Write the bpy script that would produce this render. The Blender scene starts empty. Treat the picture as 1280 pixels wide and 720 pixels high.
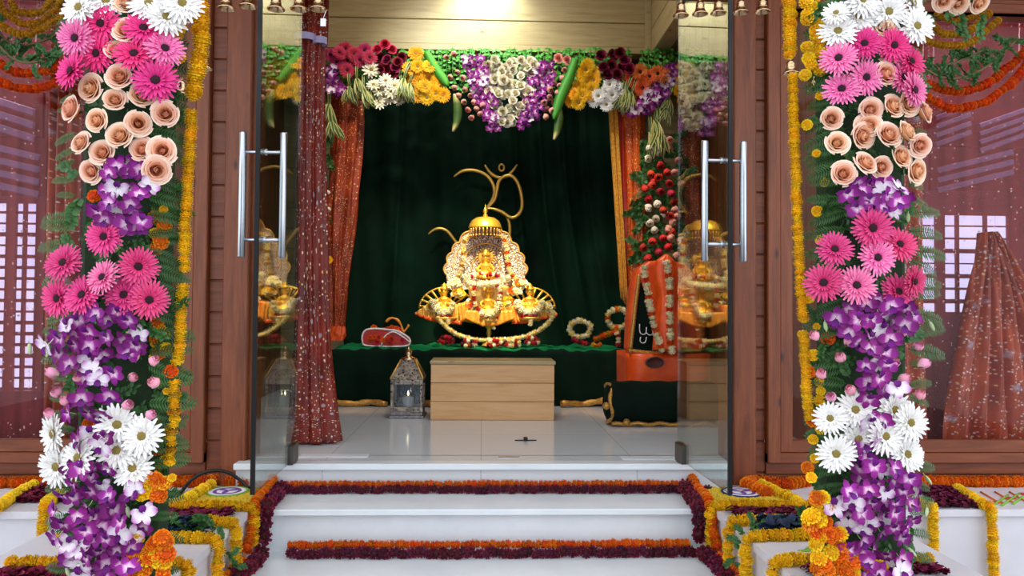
import bpy, math, random
from mathutils import Vector, Matrix, Quaternion
random.seed(7)
R = random.random
PI = math.pi
C = bpy.context.scene.collection
U = random.uniform

# ------------------------------------------------------------------ camera
F = 960.0
CAM = Vector((0, 0, 1.294))
cam_d = bpy.data.cameras.new('camera')
cam = bpy.data.objects.new('camera', cam_d); C.objects.link(cam)
cam_d.sensor_width = 36; cam_d.lens = F / 1280 * 36
CROT = Matrix.Rotation(math.radians(-2.2), 4, 'Z') @ Matrix.Rotation(math.radians(91.43), 4, 'X') @ Matrix.Rotation(math.radians(0.45), 4, 'Z')
cam.matrix_world = Matrix.Translation(CAM) @ CROT
cam_d.clip_start = .05
bpy.context.scene.camera = cam
C3 = CROT.to_3x3()

def W(px, py, Y):
    d = C3 @ Vector(((px - 640) / F, (360 - py) / F, -1))
    return CAM + d * (Y / d.y)
def Wz(px, py, z):
    d = C3 @ Vector(((px - 640) / F, (360 - py) / F, -1))
    return CAM + d * ((z - CAM.z) / d.z)

FLZ = .5      # inner floor
T1, T2 = .36, .16
LED = .373    # ledge top

# ------------------------------------------------------------------ mesh builder
def ss(t): return t * t * (3 - 2 * t)

class MB:
    def __init__(s):
        s.v = []; s.f = []; s.uv = []; s.mi = []
    def add(s, verts, faces, uvs=None, mi=0, M=None):
        o = len(s.v)
        if M is not None: verts = [M @ Vector(v) for v in verts]
        s.v += [tuple(v) for v in verts]
        for f in faces:
            s.f.append([i + o for i in f]); s.mi.append(mi)
            s.uv.append([uvs[i] if uvs else (0, 0) for i in f])
    def grid(s, fn, nu, nv, cu=False, mi=0, M=None, us=1, vs=1):
        vs_, uvs, fs = [], [], []
        for j in range(nv + 1):
            for i in range(nu + 1):
                u, v = i / nu, j / nv
                vs_.append(fn(u, v)); uvs.append((u * us, v * vs))
        w = nu + 1
        for j in range(nv):
            for i in range(nu):
                a = j * w + i
                fs.append([a, a + 1, a + w + 1, a + w])
        s.add(vs_, fs, uvs, mi, M)
    def box(s, x0, y0, z0, x1, y1, z1, mi=0, M=None, b=0):
        c = ((x0 + x1) / 2, (y0 + y1) / 2, (z0 + z1) / 2)
        if b <= 0:
            v = [(x, y, z) for z in (z0, z1) for y in (y0, y1) for x in (x0, x1)]
            f = [[0, 2, 3, 1], [4, 5, 7, 6], [0, 1, 5, 4], [2, 6, 7, 3], [0, 4, 6, 2], [1, 3, 7, 5]]
            # uv in metres, per face duplicated
            for q in f:
                vv = [v[i] for i in q]
                e = [max(p[k] for p in vv) - min(p[k] for p in vv) for k in range(3)]
                k = e.index(min(e)); ax = [a for a in range(3) if a != k]
                s.add(vv, [[0, 1, 2, 3]], [(p[ax[0]], p[ax[1]]) for p in vv], mi, M)
            return
        # bevelled box : chamfered
        P = []
        idx = {}
        for sx in (-1, 1):
            for sy in (-1, 1):
                for sz in (-1, 1):
                    cx, cy, cz = (x1 if sx > 0 else x0), (y1 if sy > 0 else y0), (z1 if sz > 0 else z0)
                    for k in range(3):
                        p = [cx - sx * b, cy - sy * b, cz - sz * b]
                        p[k] = (cx, cy, cz)[k]
                        idx[(sx, sy, sz, k)] = len(P); P.append(tuple(p))
        fs = []
        def quad(l): fs.append(l)
        for k in range(3):
            a, c2 = (k + 1) % 3, (k + 2) % 3
            for sg in (-1, 1):
                q = []
                for (sa, sc) in ((-1, -1), (1, -1), (1, 1), (-1, 1)):
                    t = [0, 0, 0]; t[k] = sg; t[a] = sa; t[c2] = sc
                    q.append(idx[(t[0], t[1], t[2], k)])
                quad(q if sg > 0 else q[::-1])
        for k in range(3):   # edges along axis k
            a, c2 = (k + 1) % 3, (k + 2) % 3
            for sa in (-1, 1):
                for sc in (-1, 1):
                    q = []
                    for (sg, kk) in ((-1, a), (1, a), (1, c2), (-1, c2)):
                        t = [0, 0, 0]; t[k] = sg; t[a] = sa; t[c2] = sc
                        q.append(idx[(t[0], t[1], t[2], kk)])
                    quad(q if sa * sc < 0 else q[::-1])
        for sx in (-1, 1):
            for sy in (-1, 1):
                for sz in (-1, 1):
                    q = [idx[(sx, sy, sz, k)] for k in range(3)]
                    quad(q if sx * sy * sz > 0 else q[::-1])
        for q in fs:
            vv = [P[i] for i in q]
            e = [max(p[k] for p in vv) - min(p[k] for p in vv) for k in range(3)]
            k = e.index(min(e)); ax = [t for t in range(3) if t != k]
            s.add(vv, [list(range(len(vv)))], [(p[ax[0]], p[ax[1]]) for p in vv], mi, M)
    def tube(s, pts, r, n=8, mi=0, caps=True, M=None):
        pts = [Vector(p) for p in pts]
        m = len(pts)
        rr = r if isinstance(r, (list, tuple)) else [r] * m
        up = None; vs_, uvs, fs = [], [], []
        L = 0
        for i, p in enumerate(pts):
            t = (pts[min(i + 1, m - 1)] - pts[max(i - 1, 0)])
            if t.length < 1e-9: t = Vector((0, 0, 1))
            t.normalize()
            if up is None:
                up = Vector((0, 0, 1)) if abs(t.z) < .9 else Vector((1, 0, 0))
            a = (up - t * up.dot(t)).normalized(); b = t.cross(a); up = a
            if i: L += (p - pts[i - 1]).length
            for k in range(n + 1):
                th = 2 * PI * k / n
                vs_.append(p + (a * math.cos(th) + b * math.sin(th)) * rr[i]); uvs.append((k / n, L))
        w = n + 1
        for i in range(m - 1):
            for k in range(n):
                q = i * w + k
                fs.append([q, q + 1, q + w + 1, q + w])
        if caps:
            fs.append([k for k in range(n)][::-1]); fs.append([(m - 1) * w + k for k in range(n)])
        s.add(vs_, fs, uvs, mi, M)
    def lathe(s, prof, n=16, mi=0, M=None, cx=0, cy=0):
        pr = prof
        def fn(u, v):
            k = v * (len(pr) - 1); i = min(int(k), len(pr) - 2); t = k - i
            r = pr[i][0] * (1 - t) + pr[i + 1][0] * t; z = pr[i][1] * (1 - t) + pr[i + 1][1] * t
            return (cx + r * math.cos(2 * PI * u), cy + r * math.sin(2 * PI * u), z)
        s.grid(fn, n, len(pr) - 1, mi=mi, M=M)
    def ball(s, c, r, n=10, mi=0, M=None, sc=(1, 1, 1)):
        def fn(u, v):
            th, ph = 2 * PI * u, PI * (v - .5)
            return (c[0] + r * sc[0] * math.cos(ph) * math.cos(th), c[1] + r * sc[1] * math.cos(ph) * math.sin(th), c[2] + r * sc[2] * math.sin(ph))
        s.grid(fn, n, max(4, n * 2 // 3), mi=mi, M=M)
    def prism(s, poly, axis, a0, a1, mi=0, M=None):
        """poly in the plane normal to axis ('x','y','z'), extruded from a0 to a1"""
        def P(p, a):
            return {'x': (a, p[0], p[1]), 'y': (p[0], a, p[1]), 'z': (p[0], p[1], a)}[axis]
        n = len(poly)
        vs_ = [P(p, a0) for p in poly] + [P(p, a1) for p in poly]
        uv = [tuple(p) for p in poly] * 2
        fs = [list(range(n)), [n + i for i in range(n)][::-1]]
        for i in range(n):
            j = (i + 1) % n
            fs.append([i, n + i, n + j, j])
        s.add(vs_, fs, uv, mi, M)
    def petal(s, L, w, az, tilt, r0=0., z0=0., cup=.15, bend=0., n=3, mi=0, tip=.35, M=None, base=.35, wide=.6):
        """a petal leaving the axis at azimuth az, elevation tilt, bending by bend along its length"""
        vs_, uvs, fs = [], [], []
        ca, sa = math.cos(az), math.sin(az)
        x, z = r0, z0; dl = L / n; tl = tilt
        for j in range(n + 1):
            t = j / n
            if t < wide: ww = w * (base + (1 - base) * math.sin(t / wide * PI / 2))
            else: ww = w * (tip + (1 - tip) * math.cos((t - wide) / (1 - wide) * PI / 2))
            for k in (-1, 0, 1):
                lx, ly, lz = x, k * ww, z + (cup * w if k else 0) * (1 if True else 0)
                vs_.append((lx * ca - ly * sa, lx * sa + ly * ca, lz)); uvs.append((t, (k + 1) / 2))
            x += math.cos(tl) * dl; z += math.sin(tl) * dl; tl += bend / n
        for j in range(n):
            for k in range(2):
                q = j * 3 + k
                fs.append([q, q + 3, q + 4, q + 1])
        s.add(vs_, fs, uvs, mi, M)
    def mesh(s, name, mats, smooth=True):
        me = bpy.data.meshes.new(name)
        me.from_pydata(s.v, [], s.f)
        for m in (mats if isinstance(mats, (list, tuple)) else [mats]): me.materials.append(m)
        ul = me.uv_layers.new(name='UVMap')
        fl = []
        for q in s.uv:
            for a in q: fl += [a[0], a[1]]
        ul.data.foreach_set('uv', fl)
        me.polygons.foreach_set('material_index', s.mi)
        me.polygons.foreach_set('use_smooth', [bool(smooth)] * len(s.f))
        me.validate(); me.update()
        return me
    def build(s, name, mats, parent=None, smooth=True, ang=None):
        me = s.mesh(name, mats, smooth)
        if ang is not None:
            import bmesh
            bm = bmesh.new(); bm.from_mesh(me)
            bmesh.ops.remove_doubles(bm, verts=bm.verts, dist=1e-5)
            bmesh.ops.recalc_face_normals(bm, faces=bm.faces)
            for e in bm.edges:
                e.smooth = not (len(e.link_faces) == 2 and e.calc_face_angle(0) > ang)
            bm.to_mesh(me); bm.free()
        o = bpy.data.objects.new(name, me); C.objects.link(o)
        if parent: put(o, parent)
        return o

def base_of(p):
    l = Vector((0, 0, 0))
    while p is not None:
        l += p.location; p = p.parent
    return l
def put(o, parent):
    """child keeps its world place; parents are unrotated"""
    o.parent = parent
    o.location = Vector(o.location) - base_of(parent)
def tag(o, label=None, cat=None, group=None, kind=None):
    if label: o['label'] = label
    if cat: o['category'] = cat
    if group: o['group'] = group
    if kind: o['kind'] = kind
    return o
def thing(name, label, cat, loc, group=None):
    o = bpy.data.objects.new(name, None); C.objects.link(o); o.location = loc
    o.empty_display_size = .05
    return tag(o, label, cat, group)
def orient(n, roll=0.):
    n = Vector(n).normalized()
    return n.to_track_quat('Z', 'Y') @ Quaternion((0, 0, 1), roll)
def inst(name, me, loc, n=None, s=1., roll=0., parent=None, sc=None):
    o = bpy.data.objects.new(name, me); C.objects.link(o)
    o.location = loc
    o.rotation_mode = 'QUATERNION'
    if n is not None: o.rotation_quaternion = orient(n, roll)
    o.scale = sc if sc else (s, s, s)
    if parent: put(o, parent)
    return o
def sub(name, me, parent, loc=(0, 0, 0)):
    o = bpy.data.objects.new(name, me); C.objects.link(o); o.parent = parent; o.location = loc
    return o

# ------------------------------------------------------------------ materials
def lin(h):
    h = h.lstrip('#')
    c = [int(h[i:i + 2], 16) / 255 for i in (0, 2, 4)]
    return tuple([(x / 12.92 if x <= .04045 else ((x + .055) / 1.055) ** 2.4) for x in c] + [1.])
class NT:
    def __init__(s, name):
        s.m = bpy.data.materials.new(name); s.m.use_nodes = True
        s.t = s.m.node_tree; s.n = s.t.nodes; s.l = s.t.links
        s.b = s.n['Principled BSDF']
    def new(s, t, **k):
        nd = s.n.new(t)
        for a, b in k.items():
            if hasattr(nd, a): setattr(nd, a, b)
        return nd
    def link(s, a, b): s.l.new(a, b)
    def ramp(s, stops, fac=None, interp='LINEAR'):
        r = s.n.new('ShaderNodeValToRGB'); e = r.color_ramp.elements
        r.color_ramp.interpolation = interp
        while len(e) < len(stops): e.new(.5)
        for i, (p, c) in enumerate(stops):
            e[i].position = p; e[i].color = lin(c) if isinstance(c, str) else c
        if fac is not None: s.link(fac, r.inputs[0])
        return r.outputs[0]
    def tex(s, kind='Object', scale=(1, 1, 1), rot=(0, 0, 0), loc=(0, 0, 0)):
        tc = s.n.new('ShaderNodeTexCoord'); mp = s.n.new('ShaderNodeMapping')
        mp.inputs['Scale'].default_value = scale; mp.inputs['Rotation'].default_value = rot; mp.inputs['Location'].default_value = loc
        s.link(tc.outputs[kind], mp.inputs[0]); return mp.outputs[0]
    def noise(s, vec, scale=5, detail=3, rough=.5, dist=0):
        n = s.n.new('ShaderNodeTexNoise'); n.inputs['Scale'].default_value = scale; n.inputs['Detail'].default_value = detail
        n.inputs['Roughness'].default_value = rough; n.inputs['Distortion'].default_value = dist
        if vec is not None: s.link(vec, n.inputs['Vector'])
        return n.outputs[0]
    def voro(s, vec, scale=5, feature='F1', out=0, rnd=1.):
        n = s.n.new('ShaderNodeTexVoronoi'); n.feature = feature; n.inputs['Scale'].default_value = scale
        n.inputs['Randomness'].default_value = rnd
        s.link(vec, n.inputs['Vector']); return n.outputs[out]
    def mix(s, fac, a, b, mode='MIX'):
        n = s.n.new('ShaderNodeMix'); n.data_type = 'RGBA'; n.blend_type = mode
        for i, x in ((0, fac), (6, a), (7, b)):
            if isinstance(x, str): n.inputs[i].default_value = lin(x)
            elif isinstance(x, (int, float)): n.inputs[i].default_value = x
            elif isinstance(x, tuple): n.inputs[i].default_value = x
            else: s.link(x, n.inputs[i])
        return n.outputs[2]
    def math(s, op, a, b=None):
        n = s.n.new('ShaderNodeMath'); n.operation = op
        for i, x in ((0, a), (1, b)):
            if x is None: continue
            if isinstance(x, (int, float)): n.inputs[i].default_value = x
            else: s.link(x, n.inputs[i])
        return n.outputs[0]
    def bump(s, h, strength=.3, dist=.01):
        n = s.n.new('ShaderNodeBump'); n.inputs['Strength'].default_value = strength; n.inputs['Distance'].default_value = dist
        s.link(h, n.inputs['Height']); s.link(n.outputs[0], s.b.inputs['Normal'])
    def col(s, x):
        if isinstance(x, str): s.b.inputs['Base Color'].default_value = lin(x)
        else: s.link(x, s.b.inputs['Base Color'])
    def set(s, **k):
        mp = dict(rough='Roughness', metal='Metallic', spec='Specular IOR Level', sheen='Sheen Weight', srough='Sheen Roughness', coat='Coat Weight', sss='Subsurface Weight', trans='Transmission Weight')
        for a, b in k.items(): s.b.inputs[mp[a]].default_value = b
        return s

def plain(name, c, rough=.5, metal=0., var=.12, nscale=30, bump=0., **k):
    t = NT(name); v = t.tex('Object')
    n = t.noise(v, nscale)
    hsv = t.n.new('ShaderNodeHueSaturation'); hsv.inputs['Color'].default_value = lin(c)
    t.link(t.math('ADD', t.math('MULTIPLY', n, var * 2), 1 - var), hsv.inputs['Value'])
    t.col(hsv.outputs[0]); t.set(rough=rough, metal=metal, **k)
    if bump: t.bump(n, bump, .004)
    return t.m
def flower(name, stops, rough=.6, var=.25, hue=.015, sheen=.0, transl=True):
    """colour along the petal (uv.x), each bloom its own tint"""
    t = NT(name)
    uv = t.n.new('ShaderNodeUVMap'); sp = t.n.new('ShaderNodeSeparateXYZ'); t.link(uv.outputs[0], sp.inputs[0])
    c = t.ramp(stops, sp.outputs[0])
    oi = t.n.new('ShaderNodeObjectInfo')
    hsv = t.n.new('ShaderNodeHueSaturation'); t.link(c, hsv.inputs['Color'])
    t.link(t.math('ADD', t.math('MULTIPLY', oi.outputs['Random'], var * 2), 1 - var), hsv.inputs['Value'])
    wn = t.n.new('ShaderNodeTexWhiteNoise'); wn.noise_dimensions = '1D'; t.link(oi.outputs['Random'], wn.inputs['W'])
    t.link(t.math('ADD', t.math('MULTIPLY', wn.outputs[0], hue * 2), .5 - hue), hsv.inputs['Hue'])
    t.col(hsv.outputs[0]); t.set(rough=rough, spec=.25)
    return t.m

M = {}
M['pink'] = flower('gerbera_pink', [(0, '#a80d4c'), (.5, '#dd2476'), (1, '#ec4a90')], var=.14, hue=.008)
M['lpink'] = flower('gerbera_light_pink', [(0, '#c42a70'), (.5, '#ea609f'), (1, '#f48fbb')], var=.1, hue=.008)
M['rpink'] = flower('gerbera_rose', [(0, '#a51046'), (.5, '#d22e6e'), (1, '#e2538c')], var=.12, hue=.008)
M['crimson'] = flower('gerbera_crimson', [(0, '#7a0f34'), (.5, '#b8244f'), (1, '#cf3f68')], var=.2)
M['dark'] = plain('flower_center_dark', '#2a0b16', .9, bump=.6, nscale=40)
M['tan'] = plain('flower_center_tan', '#8d7a3c', .9, bump=.6, nscale=40)
M['white'] = flower('chrysanthemum_white', [(0, '#e6e0c4'), (.4, '#f2efe9'), (1, '#f6f3f2')], var=.05, hue=0)
M['cream'] = flower('petal_cream', [(0, '#d9cf9c'), (.5, '#efe6c8'), (1, '#f5eddc')], var=.07)
M['peach'] = flower('rose_peach', [(0, '#d9712e'), (.35, '#f2a46c'), (.7, '#f8cbaa'), (1, '#fbe0cf')], var=.05, hue=.01)
M['bud'] = flower('rosebud_pink', [(0, '#e6d3b0'), (.3, '#f7b3c2'), (1, '#f49cba')], var=.08)
M['coral'] = flower('rosebud_coral', [(0, '#c98a72'), (.5, '#e89c8c'), (1, '#e8a79a')], var=.15)
M['red'] = flower('rose_red', [(0, '#6d0713'), (.5, '#c01828'), (1, '#d93a3c')], var=.25)
M['wine'] = flower('rose_wine', [(0, '#3d0616'), (.5, '#6d0f2a'), (1, '#8a1d3d')], var=.25)
M['orchid'] = flower('orchid_purple', [(0, '#f3e0ea'), (.22, '#dfa6d0'), (.42, '#95288c'), (1, '#701262')], var=.3, hue=.012)
M['orchidw'] = flower('orchid_pale', [(0, '#f4eef2'), (.55, '#ecdcea'), (1, '#b04aa8')], var=.12)
M['lip'] = flower('orchid_lip', [(0, '#4d0858'), (1, '#7d1a8a')], var=.2)
M['yellow'] = flower('marigold_yellow', [(0, '#d29600'), (.5, '#f2be0c'), (1, '#ffdc30')], var=.14, hue=.01)
M['orange'] = flower('marigold_orange', [(0, '#b84300'), (.5, '#e06606'), (1, '#f98a1c')], var=.14, hue=.01)
M['dorange'] = flower('marigold_deep_orange', [(0, '#a83200'), (.5, '#dc4d05'), (1, '#f26a14')], var=.12, hue=.008)
M['gold_fl'] = flower('marigold_gold', [(0, '#8a5a04'), (.5, '#c08a12'), (1, '#dba52c')], var=.14, hue=.01)
M['maroon'] = flower('rose_maroon', [(0, '#240510'), (.5, '#5a0f28'), (1, '#7a1c3a')], var=.3, hue=.015)
M['daisy'] = flower('daisy_yellow', [(0, '#c27a08'), (.5, '#e8a010'), (1, '#f4ba22')], var=.14, hue=.015)
M['oranged'] = flower('daisy_orange', [(0, '#b83a10'), (.5, '#df5a22'), (1, '#ee7c40')], var=.14)
M['whitebead'] = flower('garland_white', [(0, '#cfc28a'), (.5, '#efe6c0'), (1, '#f7f1dd')], var=.08)
M['yelbead'] = flower('garland_pale_yellow', [(0, '#cda94c'), (.5, '#ecd68a'), (1, '#f2e6b0')], var=.12)

def leafm(name, a, b, var=.3, rough=.45):
    t = NT(name); oi = t.n.new('ShaderNodeObjectInfo')
    uv = t.n.new('ShaderNodeUVMap'); sp = t.n.new('ShaderNodeSeparateXYZ'); t.link(uv.outputs[0], sp.inputs[0])
    c = t.ramp([(0, a), (1, b)], sp.outputs[0])
    n = t.noise(t.tex('Object'), 9, 2)
    hsv = t.n.new('ShaderNodeHueSaturation'); t.link(c, hsv.inputs['Color'])
    t.link(t.math('ADD', t.math('MULTIPLY', t.math('ADD', oi.outputs['Random'], n), var), 1 - var), hsv.inputs['Value'])
    t.col(hsv.outputs[0]); t.set(rough=rough, spec=.3); return t.m
M['fern'] = leafm('fern_green', '#264a1e', '#406e30')
M['leaf'] = leafm('leaf_green', '#27491f', '#43743a')
M['bleaf'] = leafm('leaf_bright', '#2f7a24', '#63b848')
M['bud_g'] = leafm('bud_pale_green', '#7d9a58', '#c3d0a6')
M['navy'] = leafm('leaf_dark_blue', '#1a2438', '#2c3a58', .3)
t = NT('leaf_variegated'); uv = t.n.new('ShaderNodeUVMap'); sp = t.n.new('ShaderNodeSeparateXYZ'); t.link(uv.outputs[0], sp.inputs[0])
a = t.math('ABSOLUTE', t.math('SUBTRACT', sp.outputs[1], .5))
t.col(t.ramp([(0, '#35521f'), (.5, '#4d6a2a'), (.72, '#b7b06a'), (1, '#d6cf92')], t.math('MULTIPLY', a, 2))); t.set(rough=.45); M['vleaf'] = t.m

def wood(name, a, b, c, axis='x', knots=True, rough=.45, scale=1., knotcol='#2e120a'):
    t = NT(name)
    st = {'x': (1.2, 14, 14), 'z': (14, 14, 1.2), 'y': (14, 1.2, 14)}[axis]
    v = t.tex('Object', tuple(s_ * scale for s_ in st))
    n = t.noise(v, 2.2, 6, .6, .8)
    n2 = t.noise(t.tex('Object'), .9, 2)
    cc = t.ramp([(.25, a), (.5, b), (.78, c)], n)
    cc = t.mix(t.math('MULTIPLY', n2, .45), cc, a)
    if knots:
        kv = t.tex('Object', {'x': (2.2, 5.5, 5.5), 'z': (5.5, 5.5, 2.2), 'y': (5.5, 2.2, 5.5)}[axis])
        d = t.voro(kv, 1.15)
        cc = t.mix(t.ramp([(.03, (.85,) * 3 + (1,)), (.1, (0, 0, 0, 1))], d), cc, knotcol)
    t.col(cc); t.set(rough=rough); t.bump(n, .12, .004)
    return t.m
M['rwood'] = wood('wood_red_brown', '#5a2810', '#803e1c', '#9a542c', 'x', rough=.45)
M['rwoodv'] = wood('wood_red_brown_upright', '#5e2a12', '#86421e', '#a05930', 'z', rough=.45)
M['pine'] = wood('wood_pine', '#94815a', '#ae9b70', '#bdab80', 'x', rough=.45, knotcol='#5d3a1c')
M['pinebox'] = wood('wood_pine_box', '#c8935c', '#deaf7c', '#e8c090', 'x', rough=.5, knotcol='#7a4a26')
M['piney'] = wood('wood_pine_beam', '#94815a', '#ae9b70', '#bdab80', 'y', rough=.45, knotcol='#5d3a1c')

t = NT('white_stone'); v = t.tex('Object'); n = t.noise(v, 2.5, 5, .6)
t.col(t.ramp([(.3, '#dde3e9'), (.7, '#eef2f5')], n)); t.set(rough=.22); M['stone'] = t.m
t = NT('white_painted_stone'); v = t.tex('Object'); n = t.noise(v, 3, 5, .6)
t.col(t.ramp([(.3, '#d6d4dc'), (.7, '#e6e4ea')], n)); t.set(rough=.4); M['stone2'] = t.m
t = NT('floor_tile'); v = t.tex('Object')
br = t.n.new('ShaderNodeTexBrick'); br.offset = 0; br.inputs['Scale'].default_value = 1
br.inputs['Brick Width'].default_value = .8; br.inputs['Row Height'].default_value = .8; br.inputs['Mortar Size'].default_value = .003
br.inputs['Color1'].default_value = lin('#d5dbe0'); br.inputs['Color2'].default_value = lin('#d9dee2'); br.inputs['Mortar'].default_value = lin('#b9bec3')
t.link(v, br.inputs['Vector']); t.col(br.outputs[0]); t.set(rough=.13, spec=.6); M['tile'] = t.m
M['ground'] = plain('paving_grey', '#8d8d90', .8, nscale=8)
M['steel'] = plain('brushed_steel', '#c9ced6', .28, 1., .05)
M['dsteel'] = plain('dark_steel', '#5d5a56', .4, 1., .1)
M['brass'] = plain('bell_brass', '#d9b88e', .24, 1., .1)
M['gold'] = plain('gold_metal', '#f4bf45', .36, .75, .12, 60, .2)
M['goldp'] = plain('gold_paint', '#d6a850', .4, .6, .15, 25)
M['black'] = plain('black_rubber', '#0d0d0f', .5)
M['lav'] = plain('lavender_ribbon', '#a79cc0', .5)
M['cord'] = plain('cord_thread', '#6b5f3c', .8)
M['tagw'] = plain('paper_white', '#e8e6ea', .7)
M['darkgreen'] = plain('foam_dark_green', '#1c3416', .9, var=.4, nscale=60, bump=.8)

# glass pane: fresnel mirror over clear
def glass(name, tint, ior=1.5):
    t = NT(name); t.n.remove(t.b)
    tr = t.n.new('ShaderNodeBsdfTransparent'); tr.inputs[0].default_value = tint
    gl = t.n.new('ShaderNodeBsdfGlossy'); gl.inputs['Roughness'].default_value = .01
    fr = t.n.new('ShaderNodeFresnel'); ge = t.n.new('ShaderNodeNewGeometry')
    mx = t.n.new('ShaderNodeMix'); mx.data_type = 'FLOAT'
    t.link(ge.outputs['Backfacing'], mx.inputs[0]); mx.inputs[2].default_value = ior; mx.inputs[3].default_value = 1 / ior
    t.link(mx.outputs[0], fr.inputs[0])
    ms = t.n.new('ShaderNodeMixShader'); t.link(fr.outputs[0], ms.inputs[0]); t.link(tr.outputs[0], ms.inputs[1]); t.link(gl.outputs[0], ms.inputs[2])
    t.link(ms.outputs[0], t.n['Material Output'].inputs[0]); return t.m
M['glass'] = glass('door_glass', (.80, .86, .85, 1), 1.75)
M['wglass'] = glass('window_glass', (.95, .96, .97, 1), 1.22)

# velvet
def velvet(name, c, tint, sheen=1., rough=.75):
    t = NT(name); n = t.noise(t.tex('Object'), 3, 4, .6)
    n2 = t.noise(t.tex('Object', (1, 1, .3)), 60, 2)
    t.col(t.ramp([(.3, c), (.75, tint)], n)); t.set(rough=rough, sheen=sheen, srough=.35, spec=.1)
    t.b.inputs['Sheen Tint'].default_value = lin('#2f9a66')
    t.bump(n2, .1, .002); return t.m
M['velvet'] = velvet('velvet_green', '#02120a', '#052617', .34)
M['velvet_lit'] = velvet('velvet_green_lit_top', '#0a5a32', '#128048', .6)  # lighter copy of the green velvet; light on the top put into colour
M['velvetk'] = velvet('velvet_black_green', '#04100c', '#071a12', .12)

def sequin(name, base, dark, spot, spot2, dens=60, metal=.5, motif=7., motcol='#cfd0dc', many=.55):
    t = NT(name); uv = t.tex('UV')
    d = t.voro(uv, dens); d2 = t.voro(uv, dens, out=1)
    sp = t.n.new('ShaderNodeSeparateXYZ'); t.link(d2, sp.inputs[0])
    n = t.noise(uv, 6, 3)
    c = t.ramp([(.3, dark), (.7, base)], n)
    dot = t.ramp([(.26, (1, 1, 1, 1)), (.36, (0, 0, 0, 1))], d)
    pick = t.math('GREATER_THAN', sp.outputs[0], many)
    f = t.math('MULTIPLY', dot, pick)
    cc = t.mix(f, c, t.mix(sp.outputs[1], spot, spot2))
    m = t.voro(uv, motif, rnd=.7)
    petal = t.noise(uv, 45, 1)
    mf = t.math('MULTIPLY', t.ramp([(.13, (1, 1, 1, 1)), (.24, (0, 0, 0, 1))], t.math('ADD', m, t.math('MULTIPLY', t.math('SUBTRACT', petal, .5), .4))), .5)
    cc = t.mix(mf, cc, motcol)
    t.col(cc); t.link(t.math('MULTIPLY', f, metal), t.b.inputs['Metallic'])
    t.set(rough=.38, spec=.4); t.bump(dot, .5, .003)
    return t.m
M['seq_red'] = sequin('sequin_red', '#8c2412', '#5c120a', '#d9a24a', '#e9dcd6', 66, .6, 20.)
M['seq_or'] = sequin('sequin_orange', '#a83e1c', '#74220f', '#e9a53c', '#f2d79a', 75, .6, 30, '#d0823a')
M['seq_hot'] = sequin('sequin_bright_orange', '#d65a14', '#a8390c', '#f6b23a', '#ffe09a', 70, .6, 30, '#f08a30')
M['seq_drape'] = sequin('sequin_drape', '#c4522c', '#8c2a1a', '#e8a860', '#e6dce4', 60, .4, 8, '#b9b4c6', .35)
def cloth(name, a, b, sc=30, rough=.6, sheen=.3, metal=0):
    t = NT(name); n = t.noise(t.tex('Object'), sc, 4, .6)
    t.col(t.ramp([(.3, a), (.7, b)], n)); t.set(rough=rough, sheen=sheen, metal=metal); t.bump(n, .2, .004); return t.m
M['satin'] = cloth('satin_orange', '#cc3a02', '#e65a06', 8, .42, .03)
M['satinr'] = cloth('satin_red', '#a0140c', '#cc2c14', 8, .4, .03)
M['brocade'] = cloth('brocade_gold', '#b87218', '#f0b848', 60, .35, .1, .5)
M['robe'] = cloth('robe_orange', '#d87a10', '#f6a83a', 50, .4, .1, .2)
M['fanc'] = cloth('fan_gold_cloth', '#c98a1c', '#f6cf62', 45, .35, .1, .3)
M['trimg'] = cloth('gold_braid', '#8a5a1c', '#d8a24a', 90, .4, .1, .5)
M['redwall'] = cloth('dark_red_wall', '#4a1418', '#64202a', 4, .8)
# ------------------------------------------------------------------ flower meshes (unit radius, axis +Z)
def gerbera_mb(n1=29, n2=25, n3=20, w=.1, thin=False):
    m = MB()
    for k in range(n1): m.petal(1 + U(-.06, .06), w, 2 * PI * (k + U(-.2, .2)) / n1, U(.02, .2), .12, 0, .3, U(-.25, .05), 3, tip=.35)
    for k in range(n2): m.petal(.84 + U(-.06, .06), w * .95, 2 * PI * (k + .5 + U(-.2, .2)) / n2, U(.2, .38), .1, .03, .3, U(-.3, 0), 3, tip=.35)
    for k in range(n3): m.petal(.5 + U(-.06, .06), w * .7, 2 * PI * (k + U(-.2, .2)) / n3, U(.45, .7), .1, .05, .3, U(-.3, 0), 2, tip=.4)
    m.tube([(0, 0, .02), (0, 0, -.35)], .06, 6)
    return m
GERB = {}
for k in ('pink', 'lpink', 'rpink', 'crimson', 'daisy', 'oranged'):
    GERB[k] = [gerbera_mb().mesh('gerbera_petals', M[k]) for _ in range(3 if k in ('pink', 'lpink', 'rpink') else 1)]
GERB['white'] = [gerbera_mb(23, 20, 16, .118).mesh('chrysanthemum_petals', M['white']) for _ in range(3)]
GERB['cream'] = [gerbera_mb(12, 10, 6, .17).mesh('lily_petals', M['cream'])]
c_ = MB(); c_.lathe([(.0, .2), (.12, .21), (.2, .17), (.26, .08), (.26, -.02)], 14)
for k in range(22):
    a, r = k * 2.4, .045 * math.sqrt(k) + .02
    c_.ball((r * math.cos(a), r * math.sin(a), .2 - r * .25), .035, 5)
CENT = {'dark': c_.mesh('flower_center', M['dark']), 'tan': c_.mesh('flower_center', M['tan'])}

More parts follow.
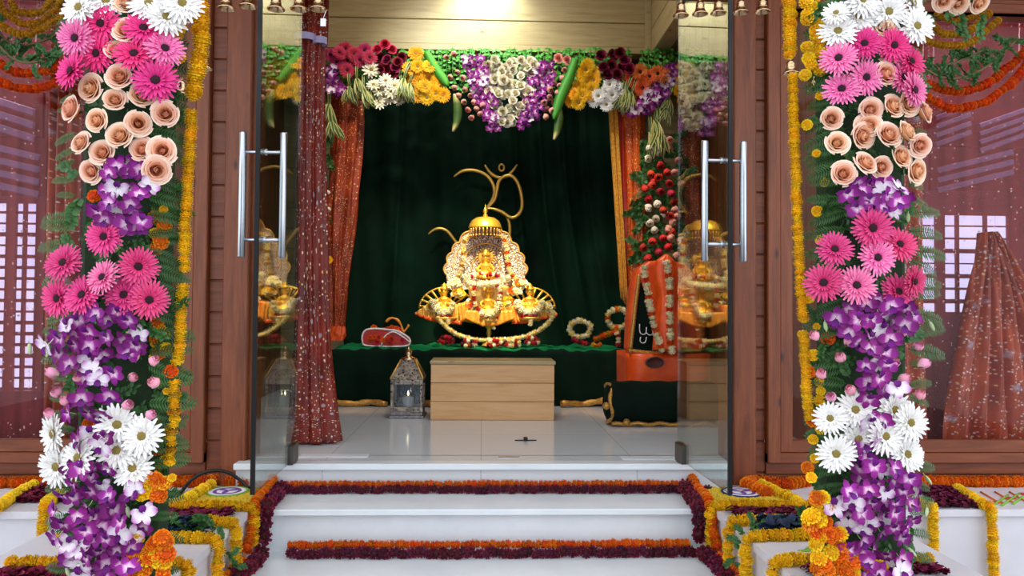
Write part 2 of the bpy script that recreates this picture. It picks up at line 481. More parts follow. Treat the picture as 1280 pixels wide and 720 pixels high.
def rose_mb(n=15, open_=1., H=.5):
    m = MB()
    for i in range(n):
        t = i / (n - 1); a0 = i * 2.4; Ri = .06 + .74 * t
        top = H - (H - .12) * t ** 1.5; span = .95 + .5 * (1 - t)
        def fn(u, v, t=t, a0=a0, Ri=Ri, top=top, span=span):
            a = a0 + (u - .5) * 2 * span
            e = 1 - abs(u - .5) * 2
            r = Ri * (.35 + .75 * v ** .5) * (1 - .6 * max(0, 1 - t / .5) * v ** 2.5) + open_ * .2 * t ** 2 * (max(0, v - .65) / .35) ** 1.5 + .03 * (1 - e)
            z = -.55 + (top + .55) * v * (.84 + .16 * e ** .5) - open_ * .16 * t * (max(0, v - .7) / .3) ** 2
            return (r * math.cos(a), r * math.sin(a), z)
        m.grid(fn, 6, 5, mi=0)
        # the ramp runs from heart to rim
        k = len(m.uv)
        for q in range(k - 30, k):
            m.uv[q] = [(min(1, .06 + b ** 1.6 * (.5 + .5 * t)), a) for a, b in m.uv[q]]
    m.ball((0, 0, .0), .15, 8, sc=(1, 1, 2.2)); m.uv[-40:] = [[(.2, .5)] * len(q) for q in m.uv[-40:]]
    for k in range(5): m.petal(.75, .13, 2 * PI * k / 5, -.1, .15, -.5, .1, .8, 3, mi=1, tip=.05)
    m.tube([(0, 0, -.48), (0, 0, -.9)], .07, 6, mi=1)
    return m
ROSE = {k: [rose_mb(26, U(.75, 1.1)).mesh('rose_petals', [M[k], M['leaf']]) for _ in range(3)] for k in ('peach',)}
for k in ('red', 'wine', 'coral', 'cream'): ROSE[k] = [rose_mb(18, .8).mesh('rose_petals', [M[k], M['leaf']])]
def bud_mb():
    m = MB()
    for i in range(6):
        a0 = i * 2.2; t = i / 5
        def fn(u, v, a0=a0, t=t):
            a = a0 + (u - .5) * 2.4; e = 1 - abs(u - .5) * 2
            r = (.18 + .28 * t) * (.35 + 1.1 * math.sin(min(v, .98) * PI * .8))
            return (r * math.cos(a), r * math.sin(a), -.7 + (1.5 - .25 * t) * v * (.82 + .18 * e))
        m.grid(fn, 5, 5)
        k = len(m.uv)
        for q in range(k - 25, k): m.uv[q] = [(b, a) for a, b in m.uv[q]]
    for k in range(5): m.petal(.7, .14, 2 * PI * k / 5, .9, .1, -.72, .1, .4, 3, mi=1, tip=.05)
    m.tube([(0, 0, -.68), (0, 0, -1.2)], .07, 6, mi=1)
    return m
BUD = {k: bud_mb().mesh('rosebud_petals', [M[k], M['leaf']]) for k in ('bud', 'peach', 'coral', 'cream', 'red')}
def orchid_mb():
    m = MB()
    for k in range(3): m.petal(1., .3, 2 * PI * k / 3 + PI / 2, U(.1, .35), .05, 0, .25, U(-.5, .1), 4, tip=.12)
    for k in (0, 1): m.petal(.98, .42, PI * k + (.25 if k == 0 else -.25), U(.1, .3), .05, .03, .2, U(-.3, .1), 4, tip=.3)
    m.petal(.6, .3, -PI / 2, .6, .03, .05, .5, -.9, 4, mi=1, tip=.5)
    m.ball((0, 0, .12), .1, 6, mi=0)
    m.tube([(0, 0, 0), (0, .1, -.3), (0, .3, -.6)], .04, 5, mi=2)
    return m
ORCH = [orchid_mb().mesh('orchid_petals', [M['orchid'], M['lip'], M['bud_g']]) for _ in range(4)] + [orchid_mb().mesh('orchid_petals', [M['orchidw'], M['lip'], M['bud_g']])]
m = MB(); m.lathe([(.0, -.6), (.16, -.5), (.24, -.1), (.2, .3), (.06, .6), (0, .65)], 8); m.tube([(0, 0, -.55), (.1, 0, -.9)], .05, 5)
ORBUD = m.mesh('orchid_bud', M['bud_g'])
def marigold_mb(flat=.62, rings=5, n=13):
    m = MB(); m.ball((0, 0, 0), .72, 9, sc=(1, 1, flat))
    m.uv = [[(.15, 0)] * len(q) for q in m.uv]
    for r in range(rings):
        ph = -.75 + 1.85 * r / (rings - 1)
        cr, sz = math.cos(ph), math.sin(ph)
        cnt = max(5, int(n * cr) + 1)
        for k in range(cnt):
            m.petal(.42 + U(-.05, .05), .2, 2 * PI * (k + U(-.25, .25) + .5 * (r % 2)) / cnt, ph * .8 + U(-.2, .2), .62 * cr, .62 * sz * flat, .3, U(-.2, .5), 2, tip=.7)
    return m
MARI = {k: [marigold_mb().mesh('marigold', M[k]) for _ in range(2)] for k in ('yellow', 'orange', 'dorange', 'gold_fl', 'whitebead', 'yelbead', 'red')}
MARI['maroon'] = [marigold_mb(.8, 4, 9).mesh('rose_head', M['maroon']) for _ in range(3)]

def frond_mb(n=22, L=1., lw=.2, droop=.35, mat=0):
    m = MB(); P = []
    for i in range(n + 1):
        t = i / n; P.append(Vector((L * t, 0, -droop * t * t)))
    m.tube(P, [.012 * (1 - .8 * i / n) for i in range(n + 1)], 5)
    for i in range(1, n):
        t = i / n; l = lw * math.sin(PI * (t * .88 + .1)) ** .7 + .02
        for sgn in (-1, 1):
            p = P[i]; w = L / n * .4
            d = Vector((.35, sgn, -.22 + U(-.1, .1))).normalized() * l
            q = Vector((1, 0, -droop * 2 * t)).normalized() * w
            a, b = p - q * .6, p + q * .6
            mid = p + d * .5; tip = p + d + Vector((l * .12, 0, -l * .12))
            m.add([a, b, mid + q * 1.1, tip, mid - q * 1.1], [[0, 1, 2, 4], [4, 2, 3]], [(0, 0), (0, 1), (.5, 1), (1, .5), (.5, 0)])
    return m
FROND = [frond_mb(16, 1, U(.17, .22), U(.2, .5)).mesh('fern_frond', M['fern']) for _ in range(3)]
def sprig_mb(n=9):
    m = MB(); P = [Vector((i / n, .04 * math.sin(i), -.15 * (i / n) ** 2)) for i in range(n + 1)]
    m.tube(P, .012, 5)
    for i in range(1, n + 1):
        for sgn in (-1, 1):
            Mx = Matrix.Translation(P[i]) @ Matrix.Rotation(U(-.8, .8), 4, 'X')
            m.petal(.26, .085, sgn * U(.6, 1.1), U(-.2, .4), 0, 0, .2, U(-.6, .2), 3, tip=.1, M=Mx)
    return m
SPRIG = [sprig_mb().mesh('leaf_sprig', M['leaf']) for _ in range(2)]
def strap_mb(n=13):
    m = MB()
    for k in range(n): m.petal(U(.75, 1.1), U(.05, .085), U(-.5, .5) + (PI if k % 9 == 8 else 0), U(.1, 1.), 0, 0, .2, U(-2.2, -1.), 7, tip=.05, base=.5)
    return m
STRAP = [strap_mb().mesh('strap_leaf_tuft', M['vleaf']) for _ in range(2)]

def put_gerb(kind, loc, n, r, parent, name='gerbera', cen='dark'):
    o = inst(name, random.choice(GERB[kind]), loc, n, r, U(0, 6.28), parent)
    sub('flower_center', CENT[cen], o)
    return o
def jit(n, a):
    return (Vector(n).normalized() + Vector((U(-a, a), U(-a, a), U(-a, a)))).normalized()

# ------------------------------------------------------------------ garlands
def resample(pts, step):
    pts = [Vector(p) for p in pts]
    # catmull-rom densify
    D = []
    for i in range(len(pts) - 1):
        p0, p1, p2, p3 = pts[max(i - 1, 0)], pts[i], pts[i + 1], pts[min(i + 2, len(pts) - 1)]
        for k in range(12):
            t = k / 12
            D.append(.5 * ((2 * p1) + (p2 - p0) * t + (2 * p0 - 5 * p1 + 4 * p2 - p3) * t * t + (3 * p1 - p0 - 3 * p2 + p3) * t ** 3))
    D.append(pts[-1])
    out = [D[0]]; acc = 0
    for i in range(1, len(D)):
        seg = (D[i] - D[i - 1]).length
        while acc + seg >= step and seg > 1e-9:
            t = (step - acc) / seg
            D[i - 1] = D[i - 1].lerp(D[i], t); out.append(D[i - 1].copy()); seg = (D[i] - D[i - 1]).length; acc = 0
        acc += seg
    return out
def garland(pts, r, kind, label, group, step=None, cat='garland', name='marigold_garland', part='marigold', j=.12, along=True, smooth=True):
    step = step or r * 1.05
    P = resample(pts, step)
    if len(P) > 101: P = resample(pts, step * len(P) / 100)
    low = min(P, key=lambda p: p.z)
    t = thing(name, label, cat, low, group)
    s = MB(); s.tube(P, r * .15, 5); s.build('string', M['cord'], t)
    kinds = kind if isinstance(kind, (list, tuple)) else [kind]
    for i, p in enumerate(P[:100]):
        tg = P[min(i + 1, len(P) - 1)] - P[max(i - 1, 0)]
        if not along: tg = Vector((U(-.5, .5), -1, U(-.3, .8)))
        k = kinds[i % len(kinds)]
        inst(part, random.choice(MARI[k]), p + Vector((U(-j, j), U(-j, j), U(-j, j))) * r, jit(tg, .2), r * U(.9, 1.1), U(0, 6.28), t)
    return t

# ------------------------------------------------------------------ the setting
def S(o): return tag(o, kind='structure')
def planks_x(name, x0, x1, z0, z1, y0, y1, pw, mat, gap=.006):
    """a board wall: boards run along x"""
    m = MB(); z = z0
    m.box(x0, y0 + .012, z0, x1, y1, z1)
    while z < z1 - .01:
        b = min(z + pw, z1)
        m.box(x0, y0, z + gap / 2, x1, y0 + .02, b - gap / 2, b=.004)
        z = b
    return S(m.build(name, mat, smooth=False))
YF = 4.0
gx = lambda px, py=400: W(px, py, YF).x
# ground, inner floor, steps, ledges
m = MB(); m.box(-6, -3, -.1, 6, 9, 0); S(m.build('ground', M['ground'], smooth=False))
XS0, XS1 = -1.035, 1.075
m = MB(); m.box(-1.23, 3.93, .0, 1.28, 4.14, FLZ); m.box(-1.9, 4.13, .0, 1.95, 7.3, FLZ); S(m.build('floor', M['tile'], smooth=False))
m = MB(); m.box(-1.235, 3.9, FLZ - .03, 1.285, 3.99, FLZ + .002, b=.004); S(m.build('trim_1', M['stone'], smooth=False))
m = MB(); m.box(XS0 + .01, 3.61, 0, XS1 - .01, 3.95, T1 - .03); m.box(XS0 + .01, 3.57, T1 - .03, XS1 - .01, 3.95, T1, b=.005)
S(m.build('upper_step', M['stone'], smooth=False))
m = MB(); m.box(XS0 - .0, 3.18, 0, XS1 + .0, 3.62, T2 - .03); m.box(XS0, 3.14, T2 - .03, XS1, 3.62, T2, b=.005)
S(m.build('lower_step', M['stone'], smooth=False))
for sx, xa, name in ((-1, -XS0, 'left'), (1, XS1, 'right')):
    m = MB()
    P_ = [(sx * xa, 2.62), (sx * xa, 3.985), (sx * 4.5, 3.985), (sx * 4.5, 3.5), (sx * 1.75, 3.5), (sx * 1.75, 2.62)]
    Q_ = [(sx * (xa + .012), 2.635), (sx * (xa + .012), 3.985), (sx * 4.5, 3.985), (sx * 4.5, 3.52), (sx * 1.735, 3.52), (sx * 1.735, 2.635)]
    m.prism(Q_, 'z', 0, LED - .032); m.prism(P_, 'z', LED - .032, LED)
    S(m.build('ledge_' + name, M['stone2'], smooth=False))
# facade: boards, posts, frames
HZ = 2.98
def facade(sx, e_open, post0, post1, tr0, tr1, tr2, far):
    """x positions from the opening outwards"""
    side = 'left' if sx < 0 else 'right'
    a, b = sorted((e_open, tr0)); 
    planks_x('wall_' + side, a, b, .1, HZ, YF + .03, YF + .13, .165, M['rwood'])
    # below and above the window
    a, b = sorted((tr0, far))
    w = planks_x('wall_' + side + '_lower', a, b, .0, .555, YF + .02, YF + .13, .14, M['rwood'])
    w2 = planks_x('wall_' + side + '_upper', a, b, 2.9, 3.4, YF + .02, YF + .13, .165, M['rwood'])
    # post
    m = MB(); a, b = sorted((post0, post1)); m.box(a, YF - .02, .1, b, YF + .04, HZ, b=.006)
    S(m.build('trim_%d' % (2 if sx < 0 else 5), M['rwoodv'], smooth=False))
    # window : frame (two profiles), sill, glass
    t = S(thing('window_%d' % (1 if sx < 0 else 2), None, None, ((tr2 + far) / 2, YF, .56)))
    def ring(name, xi, xo, zi, zo, y0, y1):
        m = MB(); a, b = sorted((xi, xo)); m.box(a, y0, zo, b, y1, 2.95, b=.005); o = m.build(name, M['rwoodv'], t, smooth=False)
        m = MB(); a, b = sorted((xo, far)); m.box(a, y0 + .001, zo, b, y1, zi, b=.005); m.box(a, y0 + .001, 2.9, b, y1, 2.95, b=.005); m.build(name, M['rwood'], t, smooth=False)
    ring('outer_frame', tr1, tr0, .54, .485, YF - .012, YF + .04)
    ring('inner_frame', tr2, tr1, .605, .54, YF - .001, YF + .05)
    m = MB(); a, b = sorted((tr2, far)); m.box(a, YF + .045, .6, b, YF + .055, 2.92); m.build('glass_pane', M['wglass'], t, smooth=False)
facade(-1, gx(312), gx(279), gx(311), gx(258), gx(241), gx(227), -4.5)
facade(1, gx(915), gx(944), gx(916), gx(959), gx(975), gx(991), 4.5)
# jambs of the opening and the header
for sx, x, k in ((-1, gx(317), 3), (1, gx(909), 6)):
    m = MB(); m.box(min(x, x + sx * .1), YF + .02, FLZ, max(x, x + sx * .1), YF + .16, HZ, b=.006); S(m.build('trim_%d' % k, M['rwoodv'], smooth=False))
planks_x('wall_front', -4.5, 4.5, HZ, 3.42, YF, YF + .13, .165, M['rwood'])
# porch ceiling
m = MB()
y = 2.6
while y < 4.1:
    m.box(-4.5, y, 3.4, 4.5, y + .145, 3.46, b=.004); y += .15
S(m.build('ceiling_porch', M['rwood'], smooth=False))

# ---- inner room
XL, XR, YB = -1.9, 1.95, 7.3
planks_x('wall_back', XL - .1, XR + .1, FLZ, 4.5, YB, YB + .1, .19, M['pine'])
for x, nm in ((XL, 'wall_inner_left'), (XR, 'wall_inner_right')):
    sx = -1 if x < 0 else 1
    m = MB(); m.box(min(x, x + sx * .1), YF + .13, FLZ, max(x, x + sx * .1), YB, 4.5)
    y = YF + .13
    while y < YB:
        m.box(min(x, x - sx * .012), y + .003, FLZ, max(x, x - sx * .012), min(y + .2, YB) - .003, 4.5, b=.003); y += .2
    S(m.build(nm, M['rwoodv'], smooth=False))
m = MB(); m.box(XL - .1, YF, 4.5, XR + .1, YB + .1, 4.6); S(m.build('ceiling', M['pine'], smooth=False))
m = MB(); m.box(XL - .1, YF + .13, 3.3, XR + .1, YF + .2, 4.5); S(m.build('wall_header', M['pine'], smooth=False))
# pine bulkhead: front boards and the beam that returns towards the door
fz = W(600, 64, 6.6).z; bx = W(813, 64, 6.6).x; bl = -bx
planks_x('beam_front', bl, bx, fz + .055, 4.5, 6.6, 6.75, .215, M['pine'], .008)
m = MB(); m.box(bl, 6.585, fz, bx, 6.75, fz + .055, b=.004); S(m.build('trim_8', M['pine'], smooth=False))
m = MB(); m.box(bx - .05, 6.56, fz, bx, 6.6, 4.5, b=.004); S(m.build('trim_9', M['pine'], smooth=False))
for sx, x in ((-1, bl), (1, bx)):
    m = MB(); z = fz
    while z < 4.5:
        m.box(min(x, x + sx * .14), YF + .2, z + .004, max(x, x + sx * .14), 6.6, min(z + .215, 4.5), b=.004); z += .215
    S(m.build('beam_side', M['piney'], smooth=False))

# ---- glass doors
def door(n, h, f, side):
    """h hinge, f free edge (x,y)"""
    h, f = Vector((h[0], h[1], 0)), Vector((f[0], f[1], 0)); d = (f - h); L = d.length; d.normalize(); nn = Vector((-d.y, d.x, 0))
    z0, z1 = FLZ + .018, 2.95
    t = S(thing('door_%d' % n, 'open frameless glass door on the %s of the shrine entrance' % side, None, (h.x, h.y, z0)))
    Mx = Matrix.Translation(h) @ Matrix(((d.x, nn.x, 0, 0), (d.y, nn.y, 0, 0), (0, 0, 1, 0), (0, 0, 0, 1)))
    m = MB(); m.box(0, -.006, z0, L, .006, z1, M=Mx); m.build('glass_pane', M['glass'], t, smooth=False)
    m = MB(); m.box(L, -.009, z0 - .0, L + .012, .009, z1, M=Mx); m.build('edge_seal', M['black'], t, smooth=False)
    m = MB(); m.box(.0, -.02, z0 - .012, .12, .02, z0 + .085, M=Mx, b=.004); m.build('patch_fitting', M['dsteel'], t, smooth=False)
    m = MB(); m.box(.0, -.02, z1 - .08, .12, .02, z1 + .012, M=Mx, b=.004); m.build('patch_fitting', M['dsteel'], t, smooth=False)
    hb, ht = W(330, 322, f.y + .07).z, W(330, 165, f.y + .07).z
    if side == 'right': hb, ht = W(905, 327, f.y + .07).z, W(905, 176, f.y + .07).z
    xh = L - .075
    hd = MB()
    hdl = None
    for sg in (-1, 1):
        m = MB(); m.tube([Mx @ Vector((xh, sg * .085, z)) for z in (hb, hb + .004, ht - .004, ht)], [.013, .0155, .0155, .013], 14)
        if hdl is None:
            hdl = m.build('door_handle', M['steel'], t)
        else: m.build('grip_bar', M['steel'], hdl)
    for z in (hb + .075, ht - .085):
        m = MB(); m.tube([Mx @ Vector((xh, -.085, z)), Mx @ Vector((xh, .085, z))], .0075, 10)
        m.tube([Mx @ Vector((xh, -.016, z)), Mx @ Vector((xh, -.006, z))], .014, 12); m.tube([Mx @ Vector((xh, .006, z)), Mx @ Vector((xh, .016, z))], .014, 12)
        m.build('standoff', M['steel'], hdl)
    return t
hL, fL = W(368, 575, 3.96), W(318, 500, 3.21)
hR, fR = W(848, 575, 3.98), W(912, 500, 3.21)
door(1, (hL.x, 3.96), (fL.x, 3.21), 'left')
door(2, (hR.x, 3.98), (fR.x, 3.21), 'right')
# floor fittings
def floor_bit(name, label, cat, px, py, w, d, h=.006, mat='steel', blob=False, group=None):
    p = Wz(px, py, FLZ); t = thing(name, label, cat, (p.x, p.y, FLZ), group)
    m = MB(); m.box(p.x - w / 2, p.y - d / 2, FLZ + .0005, p.x + w / 2, p.y + d / 2, FLZ + h, b=.001); m.build('plate', M[mat], t, smooth=False)
    if blob:
        m = MB(); m.box(p.x - .012, p.y - .03, FLZ + h, p.x + .012, p.y + .03, FLZ + h + .014, b=.004); m.build('knob', M['black'], t, smooth=False)
    return t
floor_bit('floor_latch', 'thin black bar with square knob lying on white floor before wooden box', 'latch', 657, 551, .13, .012, .006, 'black', True)
floor_bit('floor_socket', 'small flat metal strip in white floor at threshold middle', 'door fitting', 636, 571.5, .11, .025, .003, 'steel')
floor_bit('floor_spring_cover', 'flat pale steel floor plate under left glass door by red curtain', 'door fitting', 418, 570, .36, .075, .004, 'stone')
floor_bit('floor_spring_cover', 'flat pale steel floor plate under right glass door hinge', 'door fitting', 812, 573, .3, .075, .004, 'stone')

# ---- rooms behind the side windows
for sx, nm in ((-1, 'left'), (1, 'right')):
    x0, x1 = sx * 2.02, sx * 4.5
    a, b = sorted((x0, x1))
    m = MB(); m.box(a, 5.3, 0, b, 5.4, 3.4); m.box(a, YF + .13, 3.35, b, 5.3, 3.4); m.box(b if sx > 0 else a - .05, YF + .13, 0, b + .05 if sx > 0 else a, 5.4, 3.4)
    m.box(a, YF + .13, .0, b, 5.3, .3)
    S(m.build('wall_side_' + nm, M['redwall'], smooth=False))
t = NT('reflection_glow'); n = t.noise(t.tex('Object'), 1.5, 3)
t.col('#101010'); t.link(t.ramp([(.3, '#b9a9e6'), (.7, '#e2dcfa')], n), t.b.inputs['Emission Color']); t.b.inputs['Emission Strength'].default_value = 2.2
M['refl_glow'] = t.m  # glow imitating a lilac reflection in the window glass
M['slat'] = plain('reflected_lilac', '#9a86b8', .5)
M['gridbar'] = plain('lattice_red_brown', '#7a2a30', .7)
def reflected_lattice(n, xa, xb, za, zb, y, cols, rows, label):  # no window: glowing lattice added to imitate the reflection in the glass
    t = S(thing('window_%d' % n, None, None, ((xa + xb) / 2, y, za)))
    m = MB(); m.box(xa, y, za, xb, y + .02, zb); m.build('reflection_glow', M['refl_glow'], t, smooth=False)
    m = MB()
    for i, c in enumerate(cols): m.box(xa + (xb - xa) * c - (.03, .008)[i % 2], y - .03, za, xa + (xb - xa) * c + (.03, .008)[i % 2], y, zb)
    m.build('lattice_upright', M['gridbar'], t, smooth=False)
    m = MB()
    for r in rows:
        z = za + (zb - za) * r; h = U(.004, .015); m.box(xa, y - .02, z - h, xb, y + .002, z + h)
    m.build('lattice_bar', M['gridbar'], t, smooth=False)
YW = 5.15
p0, p1 = W(-60, 488, YW), W(56, 255, YW)
reflected_lattice(3, p0.x, p1.x, p0.z, p1.z, YW, (.2, .42, .647, .80, .985), [k / 17 + .01 for k in range(17)], '')
p0, p1 = W(1148, 392, YW), W(1264, 268, YW)
reflected_lattice(4, p0.x, p1.x, p0.z, p1.z, YW, (.215, .4, .985, .7), [k / 8 for k in range(9)], '')
# slanted lilac slats imitating roof sheets reflected in the upper panes
def reflection(xa, ya, xb, yb, ang, label, n):
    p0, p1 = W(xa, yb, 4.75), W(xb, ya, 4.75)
    t = thing('reflection_slats', label, 'reflection', ((p0.x + p1.x) / 2, 4.75, p0.z))
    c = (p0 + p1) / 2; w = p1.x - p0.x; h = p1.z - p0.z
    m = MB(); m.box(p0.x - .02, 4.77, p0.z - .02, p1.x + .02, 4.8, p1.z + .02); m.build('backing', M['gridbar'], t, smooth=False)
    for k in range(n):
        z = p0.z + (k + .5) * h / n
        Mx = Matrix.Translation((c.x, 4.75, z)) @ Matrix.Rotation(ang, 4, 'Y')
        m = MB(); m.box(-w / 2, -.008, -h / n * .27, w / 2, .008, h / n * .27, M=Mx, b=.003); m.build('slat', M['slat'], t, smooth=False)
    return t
reflection(-60, 118, 47, 165, .3, 'upper lilac slat blind behind left window under orange swag', 3)
reflection(-60, 178, 52, 238, .22, 'lower lilac slat blind behind left window above lattice', 4)
reflection(1168, 135, 1215, 178, -.35, 'lilac slat blind behind right window nearest flower pillar', 4)
reflection(1222, 140, 1300, 180, -.35, 'lilac slat blind behind right window at far right', 4)
reflection(1170, 196, 1268, 232, -.25, 'lower lilac slat blind behind right window above lattice', 3)
# sheer sequinned net and drapes behind the windows
t = NT('sheer_net_red'); uv = t.tex('UV')
d = t.voro(uv, 40); d2 = t.voro(uv, 40, out=1); sp = t.n.new('ShaderNodeSeparateXYZ'); t.link(d2, sp.inputs[0])
f = t.math('MULTIPLY', t.ramp([(.16, (1, 1, 1, 1)), (.24, (0, 0, 0, 1))], d), t.math('GREATER_THAN', sp.outputs[0], .72))
t.col(t.mix(f, '#b0342c', '#dcc8c8')); t.link(t.math('ADD', t.math('MULTIPLY', f, .6), .28), t.b.inputs['Alpha']); t.set(rough=.5); M['net'] = t.m
def sheet(name, label, cat, x0, x1, z0, z1, y, mat, waves=9, amp=.03, taper=None, group=None):
    m = MB(); w, h = x1 - x0, z1 - z0
    def fn(u, v):
        k = taper(v) if taper else (0, 1)
        uu = k[0] + (k[1] - k[0]) * u
        a = amp * math.sin(u * waves * 2 * PI + 2 * math.sin(v * 3)) + amp * .4 * math.sin(u * waves * 4.7 * PI + v * 4)
        return (x0 + w * uu, y + a, z0 + h * v)
    m.grid(fn, waves * 10, 24, us=w * 1.4, vs=h)
    o = m.build(name, mat); 
    md = o.modifiers.new('thick', 'SOLIDIFY'); md.thickness = .003
    return tag(o, label, cat, group)
p0, p1 = W(-80, 560, 4.45), W(104, 40, 4.45)
sheet('net_curtain', 'sheer red sequinned net hanging behind left window', 'curtain', p0.x, p1.x, .42, 3.2, 4.5, M['net'], 7, .02)
p0, p1 = W(1150, 560, 4.45), W(1340, 40, 4.45)
sheet('net_curtain', 'sheer red sequinned net hanging behind right window', 'curtain', p0.x, p1.x, .42, 3.2, 4.5, M['net'], 7, .02)
p0, p1 = W(52, 545, 4.3), W(100, 0, 4.3)
sheet('sequin_drape', 'narrow red sequinned drape behind left window beside pillar', 'curtain', p0.x, p1.x, .4, 3.2, 4.3, M['seq_drape'], 3, .04)
p0, p1 = W(1178, 545, 4.3), W(1330, 292, 4.3)
apx = (W(1232, 300, 4.3).x - p0.x) / (p1.x - p0.x)
sheet('sequin_drape', 'tent shaped orange red sequinned drape behind right window', 'curtain', p0.x, p1.x, .4, p1.z, 4.28, M['seq_drape'], 6, .045,
      taper=lambda v: (max(0, (apx - .04)) * min(1, v * 1.02) ** 1.3, 1 - (1 - apx - .04) * v ** 2.2))
p0, p1 = W(1100, 545, 4.4), W(1156, 0, 4.4)
sheet('sequin_drape', 'narrow red sequinned drape behind right window beside pillar', 'curtain', p0.x, p1.x, .4, 3.2, 4.4, M['seq_drape'], 3, .03)
# ------------------------------------------------------------------ inside the shrine
def hang_tube(name, label, cat, rows, Y, dep, folds, mat, group=None, nv=40, rip=.12, parent=None, n=64):
    """gathered cloth: rows of (left px, right px, y px) from top to bottom"""
    L = [W(a, y, Y) for a, b, y in rows]; Rr = [W(b, y, Y) for a, b, y in rows]
    m = MB()
    def fn(u, v):
        k = v * (len(rows) - 1); i = min(int(k), len(rows) - 2); t = k - i; t = t * t * (3 - 2 * t) * .5 + t * .5
        l = L[i].lerp(L[i + 1], t); r = Rr[i].lerp(Rr[i + 1], t); c = (l + r) / 2; hw = (r - l).length / 2
        th = 2 * PI * u
        q = 1 - rip + rip * math.sin(folds * th + 1.3 * math.sin(v * 5)) + rip * .4 * math.sin(folds * 2.3 * th + v * 7 + 1)
        return (c.x + hw * q * math.cos(th), Y + dep * (hw / .15) ** .5 * q * math.sin(th), c.z)
    hgt = L[0].z - L[-1].z; per = 3.2 * max((b - a).length for a, b in zip(L, Rr))
    m.grid(fn, n, nv, us=per, vs=hgt)
    k = len(m.v); w = n + 1
    m.f.append(list(range(w - 1))[::-1]); m.mi.append(0); m.uv.append([(0, 0)] * (w - 1))
    m.f.append([nv * w + i for i in range(w - 1)]); m.mi.append(0); m.uv.append([(0, 0)] * (w - 1))
    o = m.build(name, mat, parent)
    if label: tag(o, label, cat, group)
    return o
def px_sheet(name, top, bot, Y, mat, pleats=8, amp=.012, nv=8, parent=None, th=.004, tilt=0, n=None, us=1, vs=1):
    n = n or max(24, pleats * 6)
    def at(l, u):
        k = u * (len(l) - 1); i = min(int(k), len(l) - 2); t = k - i
        return (l[i][0] * (1 - t) + l[i + 1][0] * t, l[i][1] * (1 - t) + l[i + 1][1] * t)
    m = MB()
    def fn(u, v):
        a, b = at(bot, u), at(top, u)
        p = W(a[0] * (1 - v) + b[0] * v, a[1] * (1 - v) + b[1] * v, Y)
        p.y += amp * math.sin(u * pleats * 2 * PI) * (1 - .4 * v) + tilt * v
        return p
    m.grid(fn, n, nv, us=us, vs=vs)
    o = m.build(name, mat, parent)
    md = o.modifiers.new('thick', 'SOLIDIFY'); md.thickness = th
    return o
# velvet backdrop
p0, p1 = W(428, 512, 7.05), W(800, 100, 7.05)
m = MB(); w_, h_ = p1.x - p0.x, p1.z - FLZ - .01
def fn(u, v):
    a = .018 * math.sin(u * 34 + 2.5 * math.sin(v * 2.5)) + .012 * math.sin(u * 71 + v * 5)
    # drawn creases running down from the upper right towards the altar
    for (k, s, g) in ((.62, .22, .020), (.70, .30, .03), (.78, .33, .024), (.86, .30, .016), (.24, -.12, .016)):
        d = u - (k + s * (1 - v) * (1 - v) * .5 - .05)
        a += 1.5 * g * math.exp(-(d / .011) ** 2)
    return (p0.x + w_ * u, 7.1 - a, FLZ + .012 + h_ * v)
m.grid(fn, 260, 40)
o = m.build('velvet_backdrop', M['velvet']); o.modifiers.new('thick', 'SOLIDIFY').thickness = .004
tag(o, 'dark green velvet backdrop curtain hanging behind the golden shrine', 'curtain')
# altar bench
AZ = W(600, 437, 6.2).z
ax0, ax1 = W(413, 437, 6.2).x, W(784, 437, 6.2).x
t = thing('altar_bench', 'long low altar bench draped in dark green velvet', 'bench', ((ax0 + ax1) / 2, 6.6, FLZ))
m = MB()
def fn(u, v):
    # over the top, then down the front
    s = v * (.8 + .05 + AZ - FLZ)
    x = ax0 + (ax1 - ax0) * u
    wr = .006 * math.sin(u * 60 + 9 * v) + .007 * math.sin(u * 23 - 14 * v) + .006 * math.sin(u * 111 + 31 * v) * math.sin(u * 17 + v * 25)
    if s < .8: return (x, 7.0 - s, AZ + wr + .004 * math.sin(u * 140 + v * 60))
    s -= .8
    d = min(1, s / .05)
    return (x, 6.2 - .02 * math.sin(d * PI / 2) - .028 * min(1, s / .2) * (.5 + .5 * math.sin(u * 46 + 1.5 * math.sin(u * 9))), max(FLZ + .006, AZ + wr * (1 - d) - .02 * (1 - math.cos(d * PI / 2)) - max(0, s - .05)))
m.grid(fn, 240, 44)
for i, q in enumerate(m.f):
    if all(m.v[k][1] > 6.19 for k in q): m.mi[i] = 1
o = m.build('velvet_cover', [M['velvet'], M['velvet_lit']], t); 
m = MB(); m.box(ax0 + .03, 6.26, FLZ + .002, ax1 - .03, 6.98, AZ - .03, b=.01); m.build('bench_body', M['darkgreen'], t, smooth=False)
# gold hem lying along the foot of the drape
for k, (a, b, lab) in enumerate(((412, 484, 'orange gold braid hem on floor left of metal lantern'), (700, 762, 'orange gold braid hem on floor right of wooden box'), (529, 540, 'short bit of gold braid hem between lantern and wooden box'))):
    m = MB(); P = []
    for i in range(15):
        q = i / 14; p = W(a + (b - a) * q, 512, 6.12); P.append((p.x, 6.12 - .02 * math.sin(q * 7 + k), FLZ + .028 + .006 * math.sin(q * 11) + (.07 * q ** 6 if k == 1 else 0)))
    m.tube(P, [.024 + .004 * math.sin(i * 1.7) for i in range(15)], 8)
    tag(m.build('braid_hem', M['trimg']), lab, 'fabric trim')

